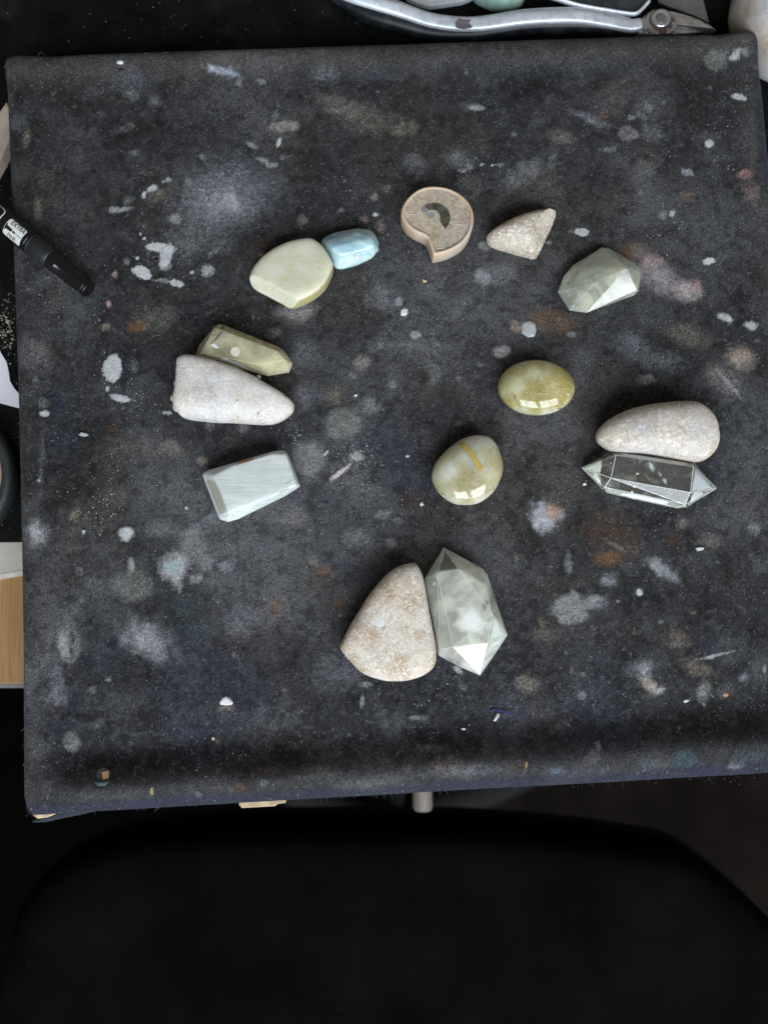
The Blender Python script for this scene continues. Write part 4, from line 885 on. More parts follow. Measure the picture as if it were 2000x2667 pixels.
# --- clear double terminated crystal
nL = mat_crystal('clear_quartz', (0.97, 0.95, 0.83), (0.72, 0.70, 0.56), (0.72, 0.95), 0.012, vscale=150, veil_lo=0.5, veil_hi=0.8)
L_MID = [(1514,1218),(1565,1190),(1594,1174),(1611,1174),(1808,1202),(1868,1272),(1787,1322),(1762,1324),(1659,1302),(1582,1284),(1567,1273)]
clear = crystal('clear_double_point_crystal', L_MID, 5.0, [(1604,1185,10.2),(1806,1215,10.2),(1591,1245,9.2),(1798,1283,9.2),(1574,1269,6.9),(1784,1314,6.9)], nL.m, edge=mat_edge('clear_edge', (0.74, 0.78, 0.76)), base=0.88, bev=0.00018, ang=3)
frost = NT('frosted_quartz'); frost.set(Base_Color=(0.62, 0.66, 0.68), Roughness=0.4, Transmission_Weight=0.35, IOR=1.5); frost.sss(0.3, (0.003, 0.003, 0.003), 0.5)
on_surface(clear, 'frosted_tip', [(1809,1205),(1838,1240),(1866,1272),(1828,1296),(1790,1319),(1799,1300),(1800,1284),(1803,1250)], frost.m, lift=0.00003, rings=4)
frost2 = NT('pale_tip'); frost2.set(Base_Color=(0.72, 0.77, 0.64), Roughness=0.3, Transmission_Weight=0.25, IOR=1.5)
on_surface(clear, 'pale_tip', [(1516,1218),(1543,1203),(1569,1192),(1567,1214),(1563,1232),(1567,1270),(1545,1250)], frost2.m, lift=0.00003, rings=4)
fr3 = NT('bright_strip'); fr3.set(Base_Color=fr3.mix(fr3.noise(400, 4), (0.62, 0.67, 0.68), (0.78, 0.82, 0.82)), Roughness=0.3, Transmission_Weight=0.1); fr3.sss(0.3, (0.003, 0.003, 0.003), 0.5)  # reflection strips of the clear crystal, painted as pale decals
on_surface(clear, 'bright_strip', [(1574,1272),(1620,1281),(1680,1293),(1740,1306),(1785,1317),(1784,1320),(1762,1322),(1700,1309),(1640,1296),(1584,1283)], fr3.m, lift=0.00004, rings=2)
on_surface(clear, 'bright_strip', [(1612,1178),(1660,1185),(1720,1194),(1780,1203),(1807,1208),(1806,1213),(1780,1210),(1720,1201),(1660,1192),(1608,1184)], fr3.m, lift=0.00004, rings=2)
M_FLAW = simple('flaw', (0.62, 0.60, 0.48), 0.4, var=0.2)
for (x, y, r) in ((1660, 1234, 4), (1652, 1267, 4), (1590, 1206, 2.2), (1646, 1281, 3)):
    on_surface(clear, 'fleck', [(x + r * math.cos(t) * random.uniform(0.8, 1.3), y + r * 0.8 * math.sin(t)) for t in np.linspace(0, 6.28, 8)[:-1]], M_FLAW, lift=0.00004, rings=2)
M_FLASH = NT('inner_fracture'); M_FLASH.set(Base_Color=(0.75, 0.82, 0.84), Roughness=0.12, Transmission_Weight=0.5); M_FLASH = M_FLASH.m
for out in ([(1690,1201),(1698,1206),(1706,1220),(1703,1229),(1694,1226),(1688,1212)], [(1713,1226),(1718,1228),(1724,1240),(1721,1242),(1714,1234)], [(1724,1246),(1732,1244),(1737,1254),(1735,1264),(1730,1258)]):
    on_surface(clear, 'fracture', out, M_FLASH, lift=0.00004, rings=2, jitter=1.2)
tag(clear, 'clear see through double pointed crystal in front of the beige pebble', 'crystal')

# --- large milky crystal at the front
nN = mat_crystal('milky_quartz', (0.95, 0.96, 0.84), (0.86, 0.87, 0.73), (0.22, 0.85), 0.04, vscale=60, bump=0.06, veil_lo=0.40, veil_hi=0.70, dens=210, vcol=(0.99, 0.995, 0.98), cloud=(0.002, -0.005, 0.014, 0.008), deep=0.008)
N_MID = [(1155,1425),(1174,1434),(1256,1480),(1269,1496),(1294,1571),(1311,1614),(1322,1655),(1265,1738),(1250,1760,8.6),(1207,1742),(1142,1708),(1135,1660),(1112,1550),(1105,1509),(1126,1470)]
big = crystal('milky_double_point_crystal', N_MID, 7.0, [(1138,1492,15.5),(1196,1483,15.0),(1180,1686,16.0),(1270,1675,13.9),(1262,1520,13.5),(1283,1600,14.5),(1146,1692,11.5)], nN.m, edge=mat_edge('quartz_edge', (0.84, 0.87, 0.82)), base=0.84, bev=0.00016, ang=7)
M_VEIL = NT('inner_veil'); M_VEIL.set(Base_Color=M_VEIL.mix(M_VEIL.noise(900, 4), (0.50, 0.50, 0.38), (0.72, 0.73, 0.66)), Roughness=0.25, Transmission_Weight=0.35); M_VEIL = M_VEIL.m
on_surface(big, 'inner_veil', [(1190,1452),(1204,1458),(1226,1472),(1246,1484),(1258,1504),(1268,1530),(1262,1540),(1248,1526),(1232,1514),(1216,1500),(1200,1478)], M_VEIL, lift=0.00003, rings=3, jitter=2.5)
on_surface(big, 'chip_scar', [(1270,1574),(1280,1568),(1288,1576),(1287,1592),(1278,1610),(1264,1616),(1252,1608),(1256,1596),(1264,1588)], M_VEIL, lift=0.00006, rings=3, smooth_n=26)
on_surface(big, 'chip_scar', [(1127,1517),(1134,1514),(1134,1522),(1129,1529),(1126,1524)], M_WHITECHIP, lift=0.00004, rings=2)
on_surface(big, 'chip_scar', [(1130,1598),(1136,1598),(1135,1604),(1131,1603)], M_WHITECHIP, lift=0.00004, rings=2)
nct = NT('clear_facet'); nct.set(Base_Color=nct.mix(nct.noise(700, 3), (0.10, 0.10, 0.095), (0.22, 0.22, 0.20)), Roughness=0.06, IOR=1.54, Transmission_Weight=0.5)  # see-through facet, its darkness painted into the colour
on_surface(big, 'clear_facet', [(1155,1428),(1168,1436),(1184,1454),(1193,1476),(1194,1482),(1166,1488),(1139,1492),(1144,1466)], nct.m, lift=0.00003, rings=3)
nfr = NT('bright_facet'); nfr.set(Base_Color=(0.74, 0.79, 0.74), Roughness=0.25, Transmission_Weight=0.25, IOR=1.5); nfr.sss(0.4, (0.004, 0.004, 0.004), 0.6)  # brighter facet painted in, as refraction would light it
on_surface(big, 'bright_facet', [(1284,1602),(1298,1606),(1310,1620),(1319,1653),(1300,1680),(1276,1692),(1270,1678)], nfr.m, lift=0.00003, rings=3)
tag(big, 'large milky double pointed crystal beside the peach stone at the front', 'crystal')

# ================================================================== MARKER PEN
def mat_plastic(name, col, rough):
    n = NT(name); n.set(Base_Color=col, Roughness=n.ramp(n.noise(200, 3), [(0.3, rough * 0.8), (0.7, rough * 1.3)])); return n.m
M_PBODY = mat_plastic('pen_body', (0.005, 0.005, 0.0055), 0.16)
M_PCAP = mat_plastic('pen_cap', (0.005, 0.0055, 0.0065), 0.16)
M_PMATT = mat_plastic('pen_collar', (0.012, 0.013, 0.015), 0.45)
M_PWHITE = simple('pen_print', (0.62, 0.62, 0.60), 0.35, var=0.06)
RB = 0.0056
pj = P(100, 646, RB); pt = P(232, 756, 0.0045)
axis = (pt - pj).normalized(); penL = (pt - pj).length
pen = empty('marker_pen', pj); del pen['_o']
zx = axis; zy = Vector((0, 0, 1)).cross(zx).normalized(); zz3 = zx.cross(zy)
pen.matrix_world = Matrix.Translation(pj + Vector((0, 0, 0.0004))) @ Matrix((zx, zy, zz3)).transposed().to_4x4()
def lathe(name, prof, mat, seg=40, flute=None, parent=pen):
    bm = bmesh.new(); rows = []
    for x, r in prof:
        rows.append([bm.verts.new((x, r * (flute(a, x) if flute else 1) * math.sin(a), r * (flute(a, x) if flute else 1) * math.cos(a))) for a in [2 * math.pi * k / seg for k in range(seg)]])
    for a, b in zip(rows, rows[1:]):
        for k in range(seg): bm.faces.new((a[k], a[(k + 1) % seg], b[(k + 1) % seg], b[k]))
    bm.faces.new(rows[0]); bm.faces.new(rows[-1][::-1])
    bmesh.ops.recalc_face_normals(bm, faces=bm.faces)
    me = bpy.data.meshes.new(name); bm.to_mesh(me); bm.free()
    for p in me.polygons: p.use_smooth = len(p.vertices) == 4
    return link(name, me, mat, parent)
lathe('barrel', [(-0.115, RB * 0.9), (-0.114, RB), (-0.004, RB), (-0.0035, RB * 0.985)], M_PBODY)
lathe('seam_ring', [(-0.0035, RB * 0.93), (-0.0030, RB * 0.97), (-0.0022, RB * 0.97), (-0.0018, RB * 0.93)], M_PMATT)
lathe('collar', [(-0.0018, RB * 0.97), (-0.0012, RB * 0.99), (0.0050, RB * 0.94), (0.0075, RB * 0.86), (0.0082, RB * 0.80)], M_PMATT)
fl_ = lambda a, x: 1 - (0.15 if 0.013 < x < penL - 0.002 else 0.03) * max(0.0, 1 - (abs(((a * 6 / (2 * math.pi)) % 1) - 0.5) / 0.40) ** 8)
cap = lathe('cap', [(0.0082, RB * 0.78), (0.0086, RB * 0.86), (0.0120, RB * 0.85), (0.0128, RB * 0.85), (0.0134, RB * 0.845), (penL - 0.0030, RB * 0.735), (penL - 0.0019, RB * 0.73), (penL - 0.0014, RB * 0.71)], M_PCAP, seg=128, flute=fl_)
lathe('cap_end', [(penL - 0.0014, RB * 0.72), (penL - 0.0003, RB * 0.71), (penL, RB * 0.66), (penL, RB * 0.34), (penL - 0.0005, RB * 0.32), (penL - 0.0005, RB * 0.16), (penL - 0.0001, RB * 0.14)], M_PCAP, seg=40)

def wrap(me, r, th0):
    for v in me.vertices:
        th = th0 - v.co.y / RB; v.co = Vector((v.co.x, -r * math.sin(th) if False else r * math.sin(-th), r * math.cos(th)))
def text_mesh(txt, size, off=0.0, bold=0.0, sx=1.0):
    cu = bpy.data.curves.new('t', 'FONT'); cu.body = txt; cu.size = size; cu.offset = off + bold; cu.align_x = 'CENTER'; cu.align_y = 'CENTER'
    ob = bpy.data.objects.new('t', cu); COL.objects.link(ob)
    bpy.context.view_layer.update()
    me = bpy.data.meshes.new_from_object(ob.evaluated_get(bpy.context.evaluated_depsgraph_get()))
    bpy.data.objects.remove(ob)
    for v in me.vertices: v.co.x *= sx
    return me
def refine(me, step=0.0004):
    bm = bmesh.new(); bm.from_mesh(me)
    bmesh.ops.triangulate(bm, faces=bm.faces)
    for _ in range(4):
        es = [e for e in bm.edges if e.calc_length() > step]
        if not es: break
        bmesh.ops.subdivide_edges(bm, edges=es, cuts=1); bmesh.ops.triangulate(bm, faces=bm.faces)
    bm.to_mesh(me); bm.free(); return me
def print_on(name, me, mat, x, y, lift, parent=pen, turn=0.0):
    """wrap a flat mesh (x along the barrel, y round it) onto the barrel"""
    refine(me)
    for v in me.vertices:
        a = (v.co.y + y) / RB; r = RB + lift; v.co = Vector((v.co.x + x, r * math.sin(a), r * math.cos(a)))
    bm = bmesh.new(); bm.from_mesh(me); bmesh.ops.recalc_face_normals(bm, faces=bm.faces)
    for f in bm.faces:
        c = f.calc_center_median()
        if f.normal.dot(Vector((0, c.y, c.z))) < 0: f.normal_flip()
    bm.to_mesh(me); bm.free(); me.materials.clear()
    for p in me.polygons: p.use_smooth = True
    return link(name, me, mat, parent)
def poly_mesh(pts):
    me = bpy.data.meshes.new('p'); me.from_pydata([(x, y, 0) for x, y in pts], [], [tuple(range(len(pts)))]); return me
def rrect(x0, y0, x1, y1, r, n=5):
    out = []
    for cx, cy, a0 in ((x1 - r, y1 - r, 0), (x0 + r, y1 - r, 90), (x0 + r, y0 + r, 180), (x1 - r, y0 + r, 270)):
        out += [(cx + r * math.cos(math.radians(a0 + 90 * k / n)), cy + r * math.sin(math.radians(a0 + 90 * k / n))) for k in range(n + 1)]
    return out
lab = print_on('label', poly_mesh(rrect(-0.0152, -0.0062, -0.0054, 0.0027, 0.0010)), M_PWHITE, 0, 0, 0.00003)
M_PINK = simple('label_print', (0.010, 0.010, 0.011), 0.4)
print_on('lettering', text_mesh('EXTRA', 0.0032, bold=0.00004, sx=0.78), M_PINK, -0.0098, 0.0013, 0.00006, lab)
print_on('lettering', text_mesh('FINE', 0.0030, bold=0.00004, sx=0.8), M_PINK, -0.0102, -0.0046, 0.00006, lab)
print_on('nib_symbol', poly_mesh([(-0.0150, -0.0002), (-0.0143, -0.0002), (-0.0143, -0.0009), (-0.0124, -0.0010), (-0.0110, -0.0012), (-0.0110, -0.0024), (-0.0124, -0.0026), (-0.0143, -0.0027), (-0.0143, -0.0034), (-0.0150, -0.0034)]), M_PINK, 0, 0, 0.00006, lab)
print_on('nib_symbol', poly_mesh([(-0.0107, -0.0012), (-0.0096, -0.0014), (-0.0088, -0.0018), (-0.0096, -0.0022), (-0.0107, -0.0024)]), M_PINK, 0, 0, 0.00006, lab)
print_on('nib_symbol', poly_mesh([(-0.0088, -0.00175), (-0.0057, -0.00175), (-0.0057, -0.00205), (-0.0088, -0.00205)]), M_PINK, 0, 0, 0.00006, lab)
print_on('logo_letter', text_mesh('n', 0.0120, bold=0.00095), M_PWHITE, -0.0218, 0.0012, 0.00003)
print_on('logo_letter', text_mesh('n', 0.0120, bold=0.00045), M_PBODY, -0.0218, 0.0012, 0.00006)
tag(pen, 'black paint marker with its cap on and a silver label lying over the left edge', 'marker')

# ================================================================== THINGS BEHIND AND BESIDE THE BOARD
# --- cutting pliers
M_STEEL = NT('pliers_steel'); f = M_STEEL.noise(260, 4)
M_STEEL.set(Base_Color=M_STEEL.ramp(f, [(0.3, (0.56, 0.61, 0.68)), (0.7, (0.80, 0.84, 0.90))]), Metallic=0.35, Roughness=M_STEEL.ramp(f, [(0.3, 0.28), (0.7, 0.42)])); M_STEEL = M_STEEL.m
nr = NT('rusty_steel'); f = nr.noise(330, 5, 0.65); r_ = nr.ramp(f, [(0.46, 0.0), (0.58, 1.0)])
nr.set(Base_Color=nr.mix(r_, (0.55, 0.56, 0.56), (0.13, 0.06, 0.035)), Metallic=nr.ramp(r_, [(0, 0.8), (1, 0.1)]), Roughness=nr.ramp(r_, [(0, 0.3), (1, 0.8)])); M_RUST = nr.m
M_GRIP = NT('grip_black'); gf = M_GRIP.noise(120, 5, 0.6); M_GRIP.set(Base_Color=M_GRIP.ramp(gf, [(0.45, (0.007, 0.010, 0.014)), (0.8, (0.05, 0.06, 0.07))]), Roughness=0.38); M_GRIP = M_GRIP.m
ZP = -0.013
pl = empty('cutting_pliers', P(1500, 40, Z_MAT))
def pxpath(pts, n, dz=0.0): return [P(x, y, z + dz) for x, y, z in spline(pts, n)]
HB = [(820,-60,ZP+.002),(900,-18,ZP+.002),(985,9,ZP+.002),(1045,26,ZP+.001),(1117,50,ZP),(1189,61,ZP),(1262,60,ZP),(1370,46,ZP),(1500,42,ZP),(1581,54,ZP),(1640,66,ZP),(1668,62,ZP)]
hp = pxpath(HB, 60)
hb = sweep(hp, [(0.0031 + 0.0006 * math.sin(i / 59 * 3), 0.0022) for i in range(60)], M_STEEL, 'handle', pl, seg=18)
hp2 = pxpath([(x, y - 15 - 3 * math.sin(i), z - 0.0012) for i, (x, y, z) in enumerate(HB[:-1])], 60)
sweep(hp2, [(0.0012, 0.0012)] * 60, M_STEEL, 'handle_ridge', pl, seg=10)
GB = [(840,-48,ZP-.004),(900,0,ZP-.004),(960,34,ZP-.004),(1045,58,ZP-.004),(1117,78,ZP-.0045),(1189,86,ZP-.0045),(1262,85,ZP-.0045),(1370,72,ZP-.0045),(1500,68,ZP-.0045),(1590,76,ZP-.0045),(1652,84,ZP-.0045)]
gp = pxpath(GB, 60)
sweep(gp, [(0.0034 + 0.0016 * math.sin(min(1, i / 40) * 3.1), 0.0044) for i in range(60)], M_GRIP, 'grip', pl, seg=18)
slab_px('worn_patch', [(1186,56),(1195,46),(1214,50),(1226,49),(1222,58),(1230,70),(1208,74),(1188,70)], ZP + 0.00245, 0.0003, simple('worn', (0.16, 0.14, 0.15), 0.7, var=0.5, nscale=900), pl, bev=0)
# far handle: a folded channel, bright lip round a dark inner face
ch = spline([(1300,-60),(1400,-22),(1461,-1),(1508,13),(1581,26),(1640,35),(1658,33),(1672,22),(1690,2)], 50)
sweep([P(x, y, ZP - 0.001) for x, y in ch], [(0.0009, 0.0014)] * 50, M_STEEL, 'far_handle_lip', pl, seg=10)
slab_px('far_handle', [(1300,-66),(1400,-28),(1461,-6),(1508,9),(1581,22),(1640,31),(1655,29),(1668,19),(1686,0),(1640,-60)], ZP - 0.0022, 0.004, simple('channel', (0.07, 0.085, 0.10), 0.35, 0.6, var=0.4, nscale=150), pl, bev=0.0004)
jaw = slab_px('jaw', [(1646,66),(1662,50),(1684,34),(1702,21),(1722,22),(1752,26),(1790,36),(1822,48),(1850,62),(1866,74),(1840,72),(1800,68),(1766,64),(1758,74),(1748,84),(1700,88),(1664,84)], ZP + 0.001, 0.006, M_RUST, pl, bev=0.0009)
slab_px('blade', [(1752,36),(1790,42),(1822,52),(1850,65),(1862,72),(1838,70),(1800,66),(1764,62)], ZP + 0.0016, 0.003, simple('blade_steel', (0.60, 0.60, 0.58), 0.28, 0.85, var=0.3, nscale=300), pl, bev=0.0006)
slab_px('blade', [(1756,68),(1800,70),(1840,74),(1862,76),(1830,82),(1790,86),(1750,88)], ZP - 0.0015, 0.003, simple('blade_dark', (0.16, 0.15, 0.14), 0.4, 0.7, var=0.5, nscale=300), pl, bev=0.0005)
def ringpx(cx, cy, rs, name, mat):
    bm = bmesh.new(); rows = []; c = P(cx, cy, ZP); m_ = PX(cx, cy, ZP)
    for r, z in rs: rows.append([bm.verts.new(c + Vector((r * m_ * math.cos(t), r * m_ * math.sin(t), z))) for t in [2 * math.pi * k / 36 for k in range(36)]])
    for a, b in zip(rows, rows[1:]):
        for k in range(36): bm.faces.new((a[k], a[(k + 1) % 36], b[(k + 1) % 36], b[k]))
    bm.faces.new(rows[-1]); return from_bm(name, bm, mat, pl, smooth=True)
ringpx(1719, 54, [(29, 0.0008), (29, 0.0016), (27, 0.0018), (26.5, 0.0012)], 'rust_ring', simple('rust_ring', (0.11, 0.065, 0.05), 0.8, var=0.5, nscale=900))
ringpx(1718, 54, [(25.5, 0.0010), (25.5, 0.0022), (23, 0.0028), (17, 0.0030), (14, 0.0024)], 'rivet', simple('rivet_steel', (0.66, 0.68, 0.70), 0.25, 0.85, var=0.15))
ringpx(1717, 55, [(13.5, 0.0020), (13.5, 0.0026), (11, 0.0028)], 'rivet_centre', simple('rivet_centre', (0.20, 0.19, 0.18), 0.5, 0.4, var=0.3))
tag(pl, 'steel cutting pliers with black grip and rusty pivot behind the board', 'pliers')

# --- steel blade, grey strip, green stone and big pebble
bl = slab_px('steel_scraper', [(1700,-120),(1800,-120),(1832,0),(1847,56),(1800,34),(1742,14),(1715,2)], -0.0185, 0.0012, simple('scraper', (0.30, 0.29, 0.28), 0.35, 0.8, var=0.25, nscale=120), bev=0.0002)
tag(bl, 'grey steel scraper blade poking out beyond the pliers jaw', 'blade')
gs = slab_px('grey_strip', [(1000,-90),(1260,-90),(1240,-14),(1205,1),(1160,8),(1117,14),(1085,4),(1060,-8)], -0.0215, 0.0030, simple('strip', (0.46, 0.48, 0.50), 0.4, 0.0, var=0.12), bev=0.0005)
tag(gs, 'pale grey strip behind the pliers handle left of the green stone', 'strip')
nG = NT('green_stone'); nG.set(Base_Color=nG.ramp(nG.noise(140, 5), [(0.3, (0.17, 0.30, 0.255)), (0.7, (0.36, 0.49, 0.42))]), Roughness=0.3); nG.sss(0.4, (0.003, 0.005, 0.004), 0.5)
gst = pebble('green_stone', [(1236,-4),(1262,11),(1298,22),(1340,18),(1364,0),(1372,-40),(1340,-80),(1290,-88),(1245,-60),(1228,-28)], 0.016, nG.m, z0=Z_MAT, lump=0.0004, seed=31)
tag(gst, 'sea green stone peeking out above the pliers handles', 'stone')
nB = mat_coral('big_pebble', (0.50, 0.45, 0.40), (0.42, 0.31, 0.22), (0.60, 0.57, 0.54), 500, 0.7, 0.8, 0.5)
bp = pebble('big_pebble', [(1921,-20),(1926,30),(1944,80),(1976,128),(2010,160),(2060,180),(2120,170),(2170,120),(2190,40),(2180,-50),(2130,-120),(2060,-150),(1990,-130),(1940,-80)], 0.040, nB, z0=Z_MAT, eq=0.55, et=0.8, lump=0.0010, seed=33)
tag(bp, 'big speckled beige pebble beyond the right far corner of the board', 'pebble')

# --- things left of the board
wd = slab_px('wooden_stick', [(-90,425),(-10,300),(16,262),(34,300),(32,345),(0,414),(-50,500)], -0.0185, 0.0074, simple('pale_stick', (0.52, 0.44, 0.35), 0.6, var=0.2, nscale=150), bev=0.0010)
tag(wd, 'pale wooden stick end left of the board above the marker', 'stick')
pp_ = slab_px('white_paper', [(-260,880),(-20,880),(2,918),(17,943),(22,965),(26,992),(36,1010),(50,1026),(70,1068),(0,1050),(-260,990)], Z_MAT + 0.0009, 0.0003, simple('paper', (0.70, 0.70, 0.76), 0.7, var=0.03), bev=0)
tag(pp_, 'torn white paper scrap poking out left of the board', 'paper')
# round black-rimmed disc
dz0 = Z_MAT; dc = P(-153, 1240, dz0 + 0.010); md = PX(-153, 1240, dz0 + 0.010)
disc = empty('round_disc', (dc.x, dc.y, dz0))
def lathe_z(name, prof, mat, seg=96):
    bm = bmesh.new(); rows = [[bm.verts.new((dc.x + r * math.cos(t), dc.y + r * math.sin(t), dz0 + z)) for t in [2 * math.pi * k / seg for k in range(seg)]] for r, z in prof]
    for a, b in zip(rows, rows[1:]):
        for k in range(seg): bm.faces.new((a[k], a[(k + 1) % seg], b[(k + 1) % seg], b[k]))
    bm.faces.new(rows[0][::-1]); bm.faces.new(rows[-1]); return from_bm(name, bm, mat, disc, smooth=True)
Ro, Ri = 185 * md, 157 * md
lathe_z('rubber_rim', [(Ro * 0.96, 0.0002), (Ro, 0.002), (Ro, 0.0085), (Ro * 0.985, 0.0105), (Ro * 0.94, 0.0117), (Ri * 1.03, 0.0112), (Ri, 0.0100), (Ri * 0.995, 0.0080)], simple('rubber', (0.022, 0.026, 0.027), 0.55, var=0.4, nscale=900, bump=0.3))
lathe_z('brown_face', [(Ri * 0.993, 0.0060), (Ri * 0.993, 0.0093), (Ri * 0.985, 0.0096), (Ri * 0.3, 0.0097)], simple('brown_face', (0.30, 0.22, 0.17), 0.6, var=0.15))
tag(disc, 'black rimmed round disc with brown face at the left picture edge', 'disc')

# ================================================================== CHAIR
SEAT = [(-160,3100),(-60,2800),(-10,2620),(8,2535),(48,2379),(102,2290),(181,2222),(271,2186),(420,2158),(640,2146),(1000,2142),(1241,2146),(1482,2165),(1663,2190),(1784,2216),(1874,2276),(1964,2354),(2040,2440),(2100,2600),(2140,2800),(2160,3100),(2000,3300),(1000,3360),(0,3300)]
zs = -0.150
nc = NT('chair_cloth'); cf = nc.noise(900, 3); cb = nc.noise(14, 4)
cc_ = nc.mix(nc.ramp(cb, [(0.35, 0.0), (0.7, 1.0)]), (0.0013, 0.0014, 0.0015), (0.0038, 0.0040, 0.0041))  # black cloth, lowered further to hold shade that nothing casts
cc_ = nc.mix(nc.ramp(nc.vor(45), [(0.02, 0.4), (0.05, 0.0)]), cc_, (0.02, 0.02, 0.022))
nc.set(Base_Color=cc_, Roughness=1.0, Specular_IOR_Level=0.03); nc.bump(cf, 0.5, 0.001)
chair = empty('chair', (P(1000, 2700, zs).x, P(1000, 2700, zs).y, Z_FLOOR))
so = smooth_closed(SEAT, 140); sw = np.array([P(x, y, zs - 0.02)[:] for x, y in so]); scn = sw.mean(0)
bm = bmesh.new(); rows = []
for s_, z in ((0.93, -0.055), (0.975, -0.050), (0.995, -0.040), (1.0, -0.028), (0.997, -0.018), (0.985, -0.009), (0.965, -0.004), (0.93, -0.001), (0.86, 0.0015), (0.7, 0.003), (0.4, 0.003), (0.15, 0.003)):
    rows.append([bm.verts.new((scn[0] + (p[0] - scn[0]) * s_, scn[1] + (p[1] - scn[1]) * s_, zs + z)) for p in sw])
for a, b in zip(rows, rows[1:]):
    for k in range(140): bm.faces.new((a[k], a[(k + 1) % 140], b[(k + 1) % 140], b[k]))
bm.faces.new(rows[0][::-1]); bm.faces.new(rows[-1])
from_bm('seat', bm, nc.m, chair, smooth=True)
bm = bmesh.new(); rows = []
for s_, z in ((0.80, -0.075), (0.93, -0.068), (1.004, -0.052), (1.006, -0.046), (0.98, -0.0465)):
    rows.append([bm.verts.new((scn[0] + (p[0] - scn[0]) * s_, scn[1] + (p[1] - scn[1]) * s_, zs + z)) for p in sw])
for a, b in zip(rows, rows[1:]):
    for k in range(140): bm.faces.new((a[k], a[(k + 1) % 140], b[(k + 1) % 140], b[k]))
bm.faces.new(rows[0][::-1])
M_SHELL = simple('chair_shell', (0.0015, 0.0015, 0.0016), 0.9)
from_bm('seat_shell', bm, M_SHELL, chair, smooth=True)
sweep([Vector((scn[0], scn[1], zs - 0.074)), Vector((scn[0], scn[1], Z_FLOOR + 0.06))], [0.028, 0.028], M_SHELL, 'column', chair, seg=20)
for k in range(5):
    a = 2 * math.pi * k / 5 + 0.3
    sweep([Vector((scn[0], scn[1], Z_FLOOR + 0.075)), Vector((scn[0] + 0.15 * math.cos(a), scn[1] + 0.15 * math.sin(a), Z_FLOOR + 0.06)), Vector((scn[0] + 0.27 * math.cos(a), scn[1] + 0.27 * math.sin(a), Z_FLOOR + 0.022))], [0.024, 0.020, 0.020], M_SHELL, 'foot', chair, seg=12)
tag(chair, 'black cloth chair seat pushed in below the front edge of the board', 'chair')

# ================================================================== CHIPS, THREAD, DUST
def chip(name, label, cat, pts, h, mat, group='loose chips on the felt'):
    c = np.mean(np.array(pts), 0); wv = P(c[0], c[1], 0); z = felt_z(wv.x, wv.y)
    bm = bmesh.new()
    for x, y in pts:
        p = P(x, y, z); bm.verts.new(p); q = p.lerp(Vector((wv.x, wv.y, z)), random.uniform(0.15, 0.4)); bm.verts.new((q.x, q.y, z + h * random.uniform(0.7, 1.1)))
    r = bmesh.ops.convex_hull(bm, input=bm.verts[:])
    dead = [g for g in r['geom_interior'] + r['geom_unused'] if isinstance(g, bmesh.types.BMVert)]
    bmesh.ops.delete(bm, geom=list(set(dead)), context='VERTS')
    o = from_bm(name, bm, mat, origin=Vector((wv.x, wv.y, z))); tag(o, label, cat, group); return o
M_GLASSCHIP = NT('glass_chip'); M_GLASSCHIP.set(Base_Color=(0.75, 0.80, 0.80), Roughness=0.12, Transmission_Weight=0.55, IOR=1.5); M_GLASSCHIP = M_GLASSCHIP.m
M_PEACHCHIP = simple('peach_chip', (0.60, 0.42, 0.26), 0.7)
chip('glass_shard', 'flat grey square shard left of the brown stain below the green crystal', 'shard', [(1362,840),(1378,835),(1393,842),(1397,858),(1392,876),(1374,878),(1358,868)], 0.0006, M_GREYCHIP)
chip('white_flake', 'white rounded flake lying alone on the left front of the board', 'flake', [(571,1828),(578,1816),(590,1812),(600,1818),(608,1830),(604,1836),(588,1838),(573,1836)], 0.0012, M_WHITECHIP)
chip('clear_rod_chip', 'small clear rod shaped chip touching the blue thread', 'chip', [(1283,1878),(1295,1856),(1303,1859),(1301,1866),(1291,1880)], 0.0014, M_GLASSCHIP)
chip('curved_shard', 'curved glassy sliver on the left side of the felt', 'shard', [(204,1132),(212,1126),(226,1127),(232,1132),(224,1137),(210,1136)], 0.0009, M_GLASSCHIP)
chip('white_square_chip', 'small white square chip between the blue nugget and the oval stone', 'chip', [(1044,808),(1052,801),(1062,804),(1060,818),(1050,823),(1043,820)], 0.0007, M_WHITECHIP)
chip('white_angular_chip', 'small angular white chip at lower left of the egg shaped stone', 'chip', [(1092,1311),(1099,1306),(1104,1314),(1099,1319),(1093,1317)], 0.0009, M_WHITECHIP)
chip('pale_blue_chip', 'pale blue diamond shaped chip left of the egg shaped stone', 'chip', [(1054,1190),(1058,1183),(1068,1186),(1063,1192)], 0.0006, M_GREYCHIP)
chip('triangle_chip', 'small clear triangular chip on the left, above the round white dust spot', 'chip', [(214,1380),(223,1380),(222,1387),(217,1393)], 0.0009, M_GLASSCHIP)
chip('clear_chip', 'small clear chip left of the white satin block', 'chip', [(480,1322),(486,1317),(491,1321),(489,1327),(483,1327)], 0.0009, M_GLASSCHIP)
chip('white_double_chip', 'pair shaped white chip right of the orange stain', 'chip', [(1811,1427),(1820,1424),(1834,1426),(1832,1432),(1815,1436)], 0.0010, M_WHITECHIP)
chip('pointed_flake', 'pointed white flake on the dark groove at the front right', 'flake', [(1778,1827),(1785,1821),(1798,1824),(1790,1829),(1783,1831)], 0.0008, M_WHITECHIP)
chip('cream_flake', 'thin cream flake on the front groove left of the blue thread', 'flake', [(1200,1898),(1206,1896),(1214,1899),(1210,1904),(1204,1902)], 0.0006, M_WHITECHIP)
chip('round_grain', 'round pale grain just left of the clear double pointed crystal', 'grain', [(1516,1260),(1519,1256),(1524,1257),(1527,1261),(1524,1265),(1518,1265)], 0.0011, M_WHITECHIP)
